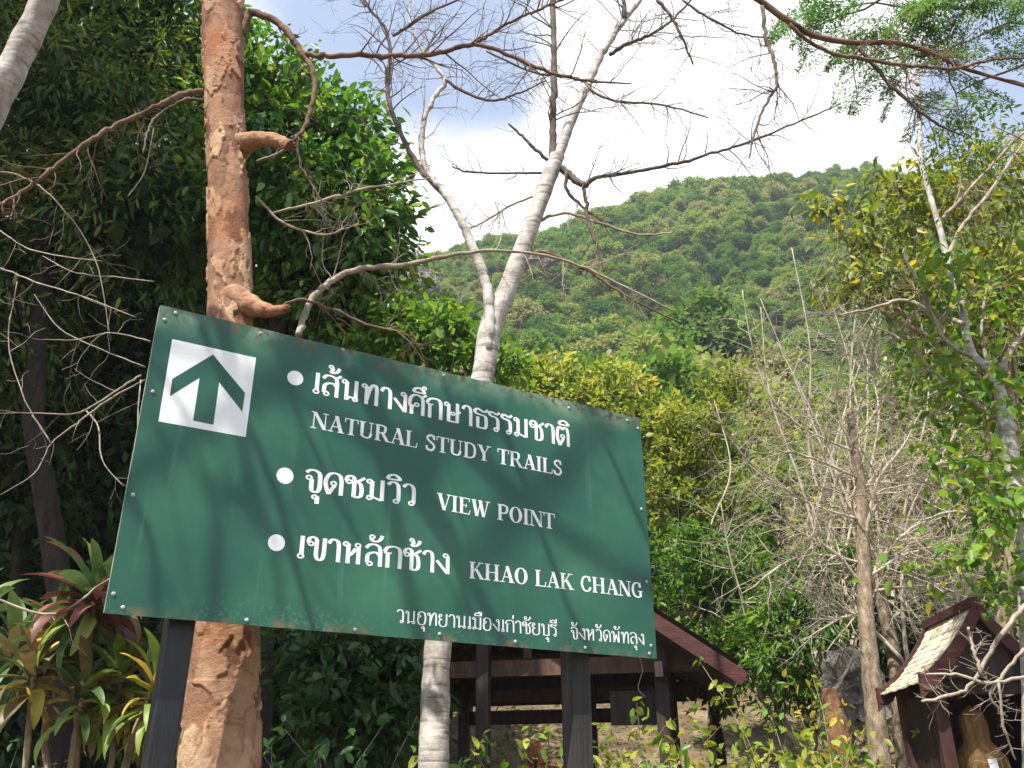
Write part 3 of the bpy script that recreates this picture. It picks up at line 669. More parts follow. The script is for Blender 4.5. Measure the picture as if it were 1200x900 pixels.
V, F, T = flaky_trunk(SP, SW)
obj('trunk', (V, F, T), 'bark_orange', orange, smooth=True)
def branch(parent, pts, Y0, Y1, mat, ntw=6, tl=0.3, sides=8, depth=2, up=0.1, name='branch', planar=0.6, jit=0.06, bump=True, lo=0.25):
    P, w = px_path(pts, Y0, Y1)
    if bump:
        P[1:-1] += rng.normal(0, 0.25, (len(P) - 2, 3)) * np.minimum(w[1:-1, None], 0.010)
        P[3:-1:4] += rng.normal(0, 0.5, P[3:-1:4].shape) * np.minimum(w[3:-1:4, None], 0.010)
        w = w * (0.9 + 0.06 * rng.random(len(w))); w[3:-1:4] *= 1.07
    mb = MB(); mb.tube(P, w, sides, jit=jit)
    if ntw: twigs(mb, P, w, int(ntw * 1.6), tl, depth, 4, 0.9, up, None, lo, 0.6, planar)
    return obj(name, mb, mat, parent, smooth=True)
def stub(pts, Y0, Y1):
    P, w = px_path(pts, Y0, Y1, 14)
    mb = MB(); n = len(P); sd = 32
    mb.tube(P, w * (1 + 0.04 * np.sin(np.arange(n) * 0.37)), sd, jit=0.02, cap=False)
    V, F, T = mb.arrays(); V = V.copy(); last = V[-sd:]; c = P[-1]; d = unit(P[-1] - P[-3])
    last += d * rng.uniform(-0.012, 0.018, (sd, 1))
    ctr_ = np.repeat(P, sd, axis=0); rad_ = unit(V - ctr_)
    nz_ = np.array([mnoise.fractal(Vector((q * 22).tolist()), 1.0, 2.0, 4) for q in V]); cr_ = np.array([mnoise.voronoi(Vector((q * 16).tolist()))[0] for q in V])
    V = V + rad_ * (0.0035 * nz_ + 0.004 * (np.array([min(1.0, (a[1] - a[0]) * 5) for a in cr_]) - 0.6))[:, None]
    tn_ = np.clip(0.4 + 0.35 * nz_ - 0.35 * (np.repeat(np.linspace(0, 1, n), sd) > 0.93), 0, 1)
    V = np.vstack([V, c - d * 0.02]); m = len(V) - 1
    F = list(F) + [((n - 1) * sd + k, (n - 1) * sd + (k + 1) % sd, m) for k in range(sd)]
    obj('broken_stub', (V, F, np.r_[tn_, 0.0]), 'bark_orange', orange, smooth=True)
stub([(278, 172, 40), (290, 167, 28), (305, 163, 20), (322, 164, 18), (341, 171, 15)], YO, YO - 0.14)
stub([(272, 352, 46), (288, 357, 32), (305, 362, 21), (320, 364, 15), (338, 361, 9)], YO - 0.02, YO - 0.12)
branch(orange, [(284, 40, 12), (292, 16, 13), (310, 18, 12), (332, 32, 11), (350, 58, 10), (364, 76, 9), (369, 98, 8), (366, 122, 8), (358, 146, 7), (345, 164, 5)], YO, YO - 0.1, 'twig_brown', 4, 0.25)
branch(orange, [(350, 60, 8), (375, 66, 8), (405, 65, 8), (440, 65, 8), (478, 66, 8), (515, 62, 8), (556, 52, 7), (600, 66, 6), (645, 85, 5), (690, 95, 4), (740, 98, 2)], YO - 0.05, YO - 0.3, 'twig_brown', 16, 0.42, depth=3)
branch(orange, [(556, 52, 5), (580, 36, 5), (610, 20, 4), (640, 8, 4), (680, -10, 3)], YO - 0.15, YO - 0.3, 'twig_brown', 8, 0.3)
branch(orange, [(238, 107, 9), (215, 110, 9), (190, 122, 9), (160, 136, 8), (125, 152, 8), (92, 174, 7), (58, 200, 7), (30, 222, 6), (0, 240, 5), (-40, 258, 3)], YO, YO - 0.3, 'twig_brown', 9, 0.35, depth=2, up=-0.2)
branch(orange, [(240, 118, 5), (222, 116, 5), (200, 125, 4), (180, 140, 4), (172, 160, 3), (168, 180, 2)], YO, YO - 0.2, 'twig', 5, 0.2)
branch(orange, [(300, 190, 4), (330, 178, 4), (340, 170, 3)], YO + 0.1, YO, 'twig_pale', 2, 0.2)
branch(orange, [(349, 393, 9), (356, 372, 9), (370, 345, 9), (395, 325, 8), (430, 314, 8), (480, 310, 7), (540, 297, 5), (600, 294, 4), (660, 305, 4), (720, 330, 3), (790, 365, 2)], YO + 0.35, YO + 0.6, 'twig_pale', 14, 0.32, depth=2, up=-0.1)
branch(orange, [(310, 368, 5), (350, 352, 5), (390, 362, 4), (430, 380, 4), (470, 392, 3), (500, 428, 2)], YO + 0.2, YO + 0.4, 'twig_brown', 8, 0.25)
branch(orange, [(315, 250, 3), (360, 240, 4), (410, 225, 4), (460, 216, 3), (505, 208, 2)], YO + 0.25, YO + 0.3, 'twig_pale', 8, 0.25)
branch(orange, [(348, 160, 4), (352, 190, 4), (370, 225, 3), (385, 245, 2)], YO - 0.05, YO, 'twig', 5, 0.22, up=-0.2)
branch(orange, [(300, 230, 4), (330, 260, 4), (380, 275, 3), (420, 262, 2)], YO + 0.2, YO + 0.3, 'twig_pale', 6, 0.25)

# ------------------------------------------------------------------ forked white tree
YW = 5.1
wb = at(508, 1120, YW); wb[2] = bumpy(wb[0], YW) - 0.05
white = thing('forked_white_tree', 'bare tree with pale ringed bark, forking above the middle of the sign', 'tree', wb)
def trunk_seg(parent, pts, Y0, Y1, mat, name='trunk', sides=20, jit=0.015, first=None, knots=True):
    P, w = px_path(pts, Y0, Y1, 8)
    if first is not None: P[0] = first
    if knots:
        s = np.cumsum(np.r_[0, np.linalg.norm(np.diff(P, axis=0), axis=1)])
        w = w * (1 + 0.035 * np.sin(s * 26 + 1) * (np.sin(s * 7) > -0.2) + rng.normal(0, 0.012, len(w)))
    mb = MB(); mb.tube(P, w, sides, jit=jit)
    return obj(name, mb, mat, parent, smooth=True), P, w
trunk_seg(white, [(507, 1120, 36), (508, 900, 31), (510, 830, 30), (513, 760, 28), (530, 620, 28), (552, 500, 27), (566, 440, 27), (573, 395, 29), (580, 370, 28), (592, 345, 24), (606, 308, 23), (620, 270, 22), (634, 232, 22), (646, 200, 22), (652, 184, 19)], YW, YW + 0.35, 'bark_white', first=wb)
branch(white, [(572, 410, 8), (574, 385, 15), (573, 352, 14), (566, 322, 14), (556, 294, 13), (545, 268, 12), (530, 240, 11), (518, 222, 10), (506, 210, 10)], YW + 0.1, YW + 0.25, 'bark_white', 3, 0.3, 12)
branch(white, [(522, 228, 8), (500, 207, 8), (482, 182, 8), (468, 152, 7), (456, 120, 7), (454, 90, 7), (458, 60, 6), (450, 30, 5), (428, 4, 4), (410, -40, 3)], YW + 0.25, YW + 0.2, 'twig', 12, 0.55, depth=3)
branch(white, [(460, 42, 5), (480, 30, 5), (505, 14, 4), (540, -2, 3)], YW + 0.2, YW + 0.1, 'twig', 8, 0.35)
branch(white, [(528, 236, 10), (510, 215, 10), (497, 192, 9), (494, 165, 9), (499, 135, 8), (510, 112, 7), (522, 94, 7), (505, 72, 5), (488, 48, 4), (480, 20, 4), (484, -20, 3)], YW + 0.25, YW + 0.35, 'bark_white', 9, 0.45, depth=3)
branch(white, [(522, 94, 5), (545, 108, 5), (575, 118, 4), (605, 110, 3), (640, 95, 2)], YW + 0.3, YW + 0.2, 'twig', 8, 0.35)
branch(white, [(649, 195, 15), (648, 165, 11), (648, 130, 10), (649, 90, 10), (649, 50, 9), (648, 0, 9), (646, -80, 6)], YW + 0.35, YW + 0.3, 'twig', 10, 0.6, 10, depth=3)
branch(white, [(650, 195, 18), (658, 172, 16), (670, 140, 15), (684, 108, 13), (698, 78, 12), (713, 50, 11), (728, 28, 10), (742, 10, 8), (765, -20, 6)], YW + 0.35, YW + 0.5, 'bark_white', 8, 0.5, 12, depth=3)
branch(white, [(732, 22, 8), (731, 0, 7), (732, -50, 5)], YW + 0.45, YW + 0.4, 'twig', 3, 0.4)
branch(white, [(714, 64, 6), (735, 52, 6), (760, 42, 5), (785, 26, 4), (815, -6, 3)], YW + 0.45, YW + 0.3, 'twig', 9, 0.4, depth=3)
branch(white, [(650, 192, 12), (664, 202, 11), (676, 212, 10), (685, 216, 9), (700, 208, 6), (730, 203, 5), (765, 197, 5), (800, 190, 5), (840, 178, 4), (880, 166, 4), (930, 145, 3), (985, 122, 2)], YW + 0.35, YW + 0.1, 'twig', 14, 0.4, depth=2)
branch(white, [(684, 216, 6), (686, 236, 5), (690, 262, 5), (700, 290, 4), (708, 318, 3)], YW + 0.3, YW + 0.2, 'twig', 6, 0.25, up=-0.2)
branch(white, [(664, 202, 5), (664, 222, 5), (680, 240, 4), (700, 255, 3), (718, 262, 2)], YW + 0.3, YW + 0.4, 'twig_brown', 6, 0.22, up=-0.1)
branch(white, [(642, 188, 5), (625, 172, 5), (610, 158, 4), (596, 145, 3)], YW + 0.3, YW + 0.25, 'twig', 2, 0.2)
branch(white, [(645, 203, 4), (600, 203, 3), (550, 202, 3), (530, 195, 2)], YW + 0.35, YW + 0.3, 'twig', 7, 0.25)
branch(white, [(640, 225, 4), (600, 240, 3), (570, 258, 3), (545, 270, 2)], YW + 0.35, YW + 0.3, 'twig_pale', 9, 0.3)
branch(white, [(700, 95, 4), (665, 90, 4), (625, 85, 3), (570, 60, 3)], YW + 0.4, YW + 0.3, 'twig', 10, 0.35, depth=3)
branch(white, [(690, 105, 4), (720, 118, 4), (770, 122, 3), (830, 138, 2)], YW + 0.45, YW + 0.3, 'twig', 10, 0.35, depth=3)
branch(white, [(625, 262, 5), (660, 250, 4), (705, 262, 4), (750, 275, 3), (790, 272, 2)], YW + 0.35, YW + 0.2, 'twig_pale', 9, 0.3)
branch(white, [(610, 300, 6), (640, 296, 5), (690, 318, 4), (740, 350, 3), (800, 380, 2)], YW + 0.3, YW + 0.1, 'twig_brown', 8, 0.3, up=-0.1)

# ------------------------------------------------------------------ grey leaning tree, its bare crown is overhead
YG = 3.2
gb = np.array([-3.7, 3.6, -0.05])
grey = thing('grey_leaning_tree', 'grey trunk leaning into the top corner, its bare crown spreads overhead', 'tree', gb)
P0 = [gb, np.array([-3.3, 3.5, 1.5]), np.array([-2.75, 3.4, 3.0])] + [at(-22, 150, YG + 0.08), at(8, 92, YG + 0.04), at(32, 45, YG), at(54, -2, YG - 0.05), at(80, -60, YG - 0.15)]
P0 += [np.array([-1.5, 2.5, 5.4]), np.array([-1.25, 1.9, 6.2])]
GP = smooth_path(P0, 8); GW = np.interp(np.linspace(0, 1, len(GP)), [0, 0.35, 0.7, 1], [0.085, 0.072, 0.058, 0.03])
sarc = np.cumsum(np.r_[0, np.linalg.norm(np.diff(GP, axis=0), axis=1)])
mb = MB(); mb.tube(GP, GW * (1 + 0.04 * np.sin(sarc * 30)), 18, jit=0.02); obj('trunk', mb, 'bark_white', grey, smooth=True)
top = GP[-1]
for k, (tx, ty, tz) in enumerate(((-3.2, 1.2, 6.6), (-2.6, 0.2, 7.4), (-0.6, 0.2, 7.6), (-1.7, -0.6, 7.6))):
    mb = MB(); q0 = GP[int(len(GP) * (0.82 + 0.04 * k))]
    P = limb(mb, q0, (tx, ty, tz), 0.034, 0.012, 7, 0.16, 6)
    twigs(mb, P, np.linspace(0.024, 0.01, len(P)), 7, 0.9, 2, 4, 0.9, 0.1, None, 0.3)
    obj('branch', mb, 'twig', grey, smooth=True)
# drooping bare limbs over the board: their shadows fall across it
_so = EYE + 0.893 * np.array([-1.58, 3.5, 0.6545]); _sn = np.array([0.50482, -0.86322, 0.0])
def over_board(px, py, t):
    w = CAM @ np.array([(px - CX) / F_PX, (CY - py) / F_PX, 1.0])
    return EYE + w * (np.dot(_sn, _so - EYE) / np.dot(_sn, w)) + SUN * t
for (x0, y0, x1, y1, ta, tb, r_) in ((232, 360, 368, 740, 3.5, 3.0, 0.024), (420, 380, 590, 752, 3.3, 2.9, 0.032), (590, 500, 692, 760, 3.6, 3.1, 0.024), (150, 560, 186, 720, 3.6, 3.3, 0.018), (325, 400, 425, 640, 3.9, 3.5, 0.015),
                                     (462, 540, 560, 745, 3.7, 3.3, 0.014), (715, 490, 762, 640, 3.5, 3.2, 0.026), (180, 400, 250, 520, 4.0, 3.6, 0.013), (520, 450, 640, 620, 4.1, 3.7, 0.012), (280, 470, 330, 720, 4.2, 3.8, 0.012)):
    A_, B_2 = over_board(x0, y0, ta), over_board(x1, y1, tb)
    mid = A_ * 0.5 + B_2 * 0.5 + rng.normal(0, 0.05, 3)
    q0 = GP[int(len(GP) * rng.uniform(0.88, 0.99))]
    P = smooth_path([q0, q0 * 0.45 + A_ * 0.55 + np.array([0, -0.1, 0.35]), A_, mid, B_2], 6)
    P[1:-1] += rng.normal(0, 0.004, (len(P) - 2, 3))
    mb = MB(); w = np.linspace(r_ * 1.2, r_ * 0.55, len(P)); mb.tube(P, w, 8, jit=0.05)
    twigs(mb, P, w, 4, 0.4, 2, 4, 0.9, 0.3, None, 0.3)
    obj('branch', mb, 'twig', grey, smooth=True)
YB = 3.4
mb = MB(); q0 = GP[int(len(GP) * 0.9)]
vis, vw = px_path([(890, 0, 10), (920, 22, 10), (955, 42, 9), (1000, 50, 8), (1050, 50, 7), (1090, 62, 6), (1130, 80, 6), (1170, 92, 5), (1210, 104, 4), (1260, 120, 3)], YB, YB + 0.3)
P = smooth_path([q0, np.array([-0.7, 2.4, 5.9]), np.array([0.2, 2.9, 5.6]), vis[0]], 8)
mb.tube(np.vstack([P[:-1], vis]), np.r_[np.linspace(0.03, vw[0], len(P) - 1), vw], 8, jit=0.06)
twigs(mb, vis, vw, 12, 0.4, 2, 4, 0.9, -0.1, None, 0.3)
obj('branch', mb, 'twig_brown', grey, smooth=True)
branch(grey, [(925, 28, 6), (950, 50, 6), (985, 65, 6), (1030, 72, 6), (1075, 78, 5), (1120, 80, 5), (1160, 70, 4), (1200, 68, 3)], YB, YB + 0.2, 'twig_brown', 10, 0.3)
branch(grey, [(893, 8, 7), (897, 40, 6), (905, 66, 6), (911, 85, 5), (908, 105, 5), (896, 125, 4), (886, 150, 4), (878, 185, 2)], YB, YB - 0.1, 'twig', 9, 0.3, depth=3, up=-0.1)
branch(grey, [(1005, 55, 6), (1025, 78, 6), (1050, 105, 6), (1075, 128, 5), (1100, 146, 4), (1130, 160, 2)], YB + 0.1, YB + 0.2, 'twig', 9, 0.3, up=-0.3)
branch(grey, [(770, 0, 6), (785, 18, 5), (800, 45, 4), (812, 75, 3)], YB, YB, 'twig', 7, 0.3)
branch(grey, [(800, 0, 4), (830, 20, 4), (870, 40, 3), (905, 45, 2)], YB, YB, 'twig', 7, 0.3, depth=3)

# ------------------------------------------------------------------ trees on the shrine side
YR = 8.6
rb = at(1033, 940, YR); rb[2] = bumpy(rb[0], YR) - 0.05
bare = thing('bare_tree', 'leafless tan tree with a tangle of twigs beside the small shrine', 'tree', rb)
trunk_seg(bare, [(1034, 940, 24), (1030, 880, 22), (1024, 820, 20), (1018, 760, 18), (1014, 710, 17), (1012, 660, 16), (1010, 600, 14), (1008, 560, 12), (1000, 520, 10), (996, 480, 8)], YR, YR + 0.1, 'bark_tan', first=rb, sides=14)
for pts in ([(1013, 700, 9), (1030, 660, 8), (1050, 635, 7), (1085, 605, 5), (1110, 570, 3)], [(1014, 695, 8), (1050, 688, 5), (1090, 686, 4), (1130, 680, 2)],
            [(1012, 690, 9), (990, 660, 8), (975, 645, 6), (940, 625, 5), (905, 600, 3)], [(1010, 640, 8), (1020, 600, 7), (1030, 560, 6), (1060, 520, 4), (1080, 480, 3)],
            [(1010, 620, 8), (990, 580, 7), (975, 540, 6), (960, 500, 5), (930, 440, 3), (910, 400, 2)], [(1008, 580, 7), (1040, 530, 6), (1045, 470, 5), (1050, 400, 4), (1050, 350, 2)],
            [(1000, 530, 7), (980, 470, 6), (985, 420, 5), (970, 370, 4), (950, 330, 2)], [(1012, 720, 8), (985, 724, 6), (960, 722, 3)],
            [(1010, 610, 6), (950, 590, 5), (900, 560, 4), (860, 520, 3), (830, 470, 2)], [(1009, 570, 6), (1060, 560, 5), (1110, 540, 4), (1150, 530, 2)],
            [(1012, 660, 6), (960, 650, 5), (920, 660, 4), (880, 690, 3)], [(998, 500, 6), (1020, 440, 5), (1030, 380, 4), (1070, 330, 3), (1090, 290, 2)],
            [(1002, 530, 6), (940, 500, 5), (900, 460, 4), (880, 400, 3), (870, 340, 2)], [(1006, 560, 6), (960, 540, 5), (920, 530, 4), (880, 545, 2)],
            [(1000, 520, 6), (1050, 450, 5), (1100, 400, 4), (1120, 350, 2)], [(1012, 680, 6), (1060, 650, 5), (1100, 640, 4), (1140, 610, 2)]):
    pts = [(a, b, max(1, c * 0.62)) for a, b, c in pts]
    branch(bare, pts, YR + 0.05, YR + rng.uniform(-0.8, 0.8), 'twig_tan', 16, 0.7, 7, 3, planar=0.3, lo=0.1)
rb2 = at(1056, 900, 10.2); rb2[2] = bumpy(rb2[0], 10.2) - 0.05
bare2 = thing('leaning_grey_tree', 'thin grey mossy trunk just behind the leafless tan tree', 'tree', rb2)
trunk_seg(bare2, [(1062, 900, 20), (1056, 850, 18), (1052, 800, 16), (1044, 750, 15), (1036, 715, 14), (1030, 680, 12), (1034, 640, 9)], 10.2, 10.3, 'bark_tan', first=rb2, sides=12)
for pts in ([(1034, 690, 8), (1060, 650, 6), (1090, 600, 4), (1110, 560, 2)], [(1032, 660, 8), (1010, 620, 6), (1000, 560, 4), (990, 510, 2)], [(1040, 730, 6), (1080, 700, 5), (1120, 690, 3)], [(1034, 640, 8), (1050, 580, 6), (1090, 520, 4), (1130, 450, 2)], [(1034, 640, 7), (1020, 560, 5), (1030, 480, 4), (1010, 400, 2)]):
    pts = [(a, b, max(1, c * 0.62)) for a, b, c in pts]
    branch(bare2, pts, 10.3, 10.3 + rng.uniform(-0.5, 0.8), 'twig_tan', 16, 0.8, 6, 3, planar=0.3, lo=0.1)
sb = at(988, 940, 8.0); sb[2] = bumpy(sb[0], 8.0) - 0.05
stump = thing('rusty_trunk', 'short rust coloured trunk wrapped in weeds, left of the leafless tree', 'tree', sb)
trunk_seg(stump, [(992, 940, 28), (986, 890, 26), (980, 850, 24), (974, 825, 20), (972, 808, 14)], 8.0, 8.05, 'bark_rust', first=sb, sides=14, jit=0.07)
branch(stump, [(974, 815, 8), (985, 800, 5), (1000, 770, 3)], 8.05, 8.1, 'twig', 5, 0.25)

def dry_sapling(label, px, Y, tops):
    b0 = at(px, 880, Y); b0[2] = bumpy(b0[0], Y) - 0.05
    t = thing('dry_sapling', label, 'sapling', b0, 'leafless saplings beside the bare tree')
    for (tx, ty) in tops:
        cv = rng.normal(0, 45)
        pts = [(px, 880, 6)] + [(px + (tx - px) * f + cv * math.sin(f * 3.14) + rng.normal(0, 9), 880 + (ty - 880) * f, 5 * (1 - f) + 1) for f in (0.2, 0.4, 0.6, 0.8, 1.0)]
        P, w = px_path(pts, Y, Y + rng.uniform(-0.5, 0.6))
        mb = MB(); mb.tube(P, w, 6, jit=0.06); twigs(mb, P, w, 24, 0.85, 3, 4, 1.3, -0.05, None, 0.3, 0.62, 0.3)
        obj('branch', mb, 'twig_tan', t, smooth=True)
dry_sapling('leafless thin sapling between the olive tree and the tan trunk', 940, 10.6, ((850, 470), (890, 360), (1000, 420), (960, 330), (860, 590)))
dry_sapling('leafless thin sapling behind the shrine roof', 1090, 10.0, ((1020, 420), (1100, 330), (1150, 480), (1180, 420), (1010, 520)))
dry_sapling('leafless pale sapling high on the slope over the tan trunk', 985, 13.0, ((880, 350), (930, 290), (1010, 310), (1080, 360), (1060, 290)))
# mottled trunk with climbing leaves at the edge
YT = 5.6
tb = at(1215, 1150, YT); tb[2] = bumpy(tb[0], YT) - 0.05
mott = thing('mottled_climber_tree', 'mottled pale trunk overgrown with climbing leaves at the edge of the photo', 'tree', tb)
trunk_seg(mott, [(a, b, c * 0.78) for a, b, c in [(1222, 1150, 36), (1212, 800, 32), (1204, 650, 30), (1194, 590, 28), (1182, 520, 24), (1174, 470, 20), (1162, 436, 16), (1142, 418, 12), (1132, 390, 12), (1126, 350, 11), (1112, 310, 11), (1102, 270, 10), (1090, 230, 9), (1080, 190, 9), (1077, 130, 8), (1076, 80, 8), (1082, 30, 6), (1090, -20, 4)]], YT, YT + 0.5, 'bark_white', first=tb, sides=14, jit=0.05)
for pts in ([(1190, 560, 8), (1175, 500, 7), (1160, 440, 6), (1150, 380, 4), (1160, 320, 2)], [(1170, 450, 10), (1180, 420, 8), (1192, 400, 7), (1215, 370, 5)], [(1130, 380, 7), (1100, 370, 6), (1060, 352, 5), (1020, 362, 4), (980, 370, 2)],
            [(1110, 300, 6), (1130, 260, 5), (1160, 225, 5), (1200, 165, 3)], [(1178, 500, 6), (1140, 470, 5), (1100, 440, 4), (1060, 400, 3), (1020, 380, 2)], [(1145, 420, 6), (1110, 400, 5), (1085, 350, 4), (1060, 300, 2)],
            [(1190, 580, 7), (1150, 560, 5), (1110, 575, 4), (1070, 560, 2)], [(1105, 256, 6), (1120, 240, 5), (1165, 190, 4), (1205, 150, 3)], [(1200, 640, 7), (1160, 610, 5), (1120, 600, 4), (1080, 610, 2)], [(1076, 100, 5), (1060, 80, 4), (1050, 40, 3)], [(1080, 60, 5), (1096, 70, 4), (1110, 40, 3)]):
    branch(mott, pts, YT + 0.2, YT + rng.uniform(0.0, 0.7), 'twig_pale', 9, 0.4, 7, 2, planar=0.3)
bl = [B(1130, 540, YT + 0.1, (0.28, 0.25, 0.2)), B(1150, 600, YT, (0.3, 0.25, 0.2)), B(1110, 660, YT, (0.3, 0.25, 0.12)), B(1170, 660, YT - 0.1, (0.24, 0.2, 0.2)), B(1100, 430, YT + 0.3, (0.35, 0.3, 0.25)), B(1175, 480, YT + 0.3, (0.25, 0.25, 0.3)), B(1160, 370, YT + 0.4, (0.3, 0.3, 0.2)), B(1110, 500, YT + 0.3, (0.2, 0.2, 0.2)), B(1190, 700, YT, (0.2, 0.2, 0.12)), B(1130, 330, YT, (0.3, 0.25, 0.2)), B(1100, 300, YT - 0.1, (0.15, 0.2, 0.2)), B(1150, 450, YT - 0.1, (0.2, 0.2, 0.25)), B(1180, 590, YT - 0.2, (0.15, 0.15, 0.3)), B(1170, 560, YT + 0.2, (0.2, 0.2, 0.2))]
C, O = blob_clusters(bl, 26, 0.5)
obj('crown', crown_leaves(C, O, 6, 0.1, 0.08, 0.6, 0.55, True, 0.5, 0.35, 0.4, 0.8), 'leaf_lime', mott)

# feathery tree reaching in from the side
fb = np.array([5.2, 5.6, bumpy(5.2, 5.6) - 0.05])
fea = thing('feathery_tree', 'feathery fine leaved tree reaching into the top corner against blue sky', 'tree', fb)
mb = MB(); FP = limb(mb, fb, (4.4, 5.2, 7.4), 0.085, 0.012, 10, 0.04, 8); twigs(mb, FP, np.linspace(0.06, 0.01, len(FP)), 10, 1.2, 3, 4, 0.8, 0.4, None, 0.6); obj('trunk', mb, 'bark_tan', fea, smooth=True)
fr_p, fr_d, fr_l, fr_up, fr_t = [], [], [], [], []
rach = MB()
def frond(p, d, L):
    """one twice-pinnate leaf"""
    d = unit(np.asarray(d, float)); side = unit(np.cross(d, [0, 0, 1.0])); upv = np.cross(side, d)
    n = 9; pth = np.array([p + d * L * t - np.array([0, 0, 0.28]) * L * t * t for t in np.linspace(0, 1, n + 1)])
    rach.tube(pth, np.linspace(0.003, 0.001, n + 1), 3, cap=False)
    tn = rng.uniform(0.1, 0.9)
    for i in range(1, n + 1):
        for s in (-1, 1):
            pl = L * 0.42 * math.sin(math.pi * (0.15 + 0.75 * i / n)); q0 = pth[i]; dd = unit(d * 0.55 + side * s + upv * rng.uniform(-0.15, 0.2) + np.array([0, 0, -0.2]))
            m = 8
            for j in range(1, m + 1):
                c = q0 + dd * pl * j / m - np.array([0, 0, 0.12]) * pl * (j / m) ** 2
                for s2 in (-1, 1):
                    fr_p.append(c + rng.normal(0, 0.005, 3)); fr_d.append(dd * 0.5 + np.cross(dd, upv) * s2 + rng.normal(0, 0.35, 3)); fr_l.append(0.034 * rng.uniform(0.7, 1.3)); fr_up.append(upv); fr_t.append(tn + rng.normal(0, 0.15))
for (px, py, Y) in ((990, 10, 4.6), (1010, 35, 4.7), (1040, 20, 4.8), (1060, 60, 4.8), (1090, 20, 4.6), (1110, 60, 4.7), (1130, 10, 4.5), (1150, 45, 4.6), (1170, 15, 4.5), (1190, 35, 4.6), (1030, 70, 4.9), (1080, 90, 4.9), (960, 25, 4.8), (1120, 95, 4.8), (1200, 10, 4.4), (1160, -5, 4.4), (1140, 130, 4.9), (1070, -10, 4.6), (950, 55, 4.9), (1010, 60, 4.9), (1100, -5, 4.5), (1180, -20, 4.4)):
    tip = at(px, py, Y) + rng.normal(0, 0.05, 3)
    for _ in range(3): frond(tip + rng.normal(0, 0.08, 3), np.array([-0.5, -0.2, -0.35]) + rng.normal(0, 0.6, 3), rng.uniform(0.24, 0.5))
mb = MB()
for (a, bq) in (((1260, -40), (1130, 10)), ((1260, 20), (1100, 60)), ((1260, -90), (1060, -10)), ((1240, 60), (1120, 110)), ((1130, 10), (990, 10)), ((1100, 60), (1030, 70)), ((1060, -10), (960, 30))):
    limb(mb, at(a[0], a[1], 4.7), at(bq[0], bq[1], 4.75), 0.012, 0.005, 5, 0.1, 5)
for a in ((1260, -40), (1260, 20), (1260, -90), (1240, 60)):
    limb(mb, FP[int(len(FP) * 0.75)], at(a[0], a[1], 4.7), 0.03, 0.012, 6, 0.08, 5)
obj('branch', mb, 'twig', fea, smooth=True)
cr = obj('crown', leaf_mesh(np.array(fr_p), np.array(fr_d), np.array(fr_l), 0.3, 0.1, up=np.array(fr_up), tint=np.array(fr_t), fine=False), 'leaf_feather', fea)
obj('leaf_stalks', rach, 'leaf_feather', fea)
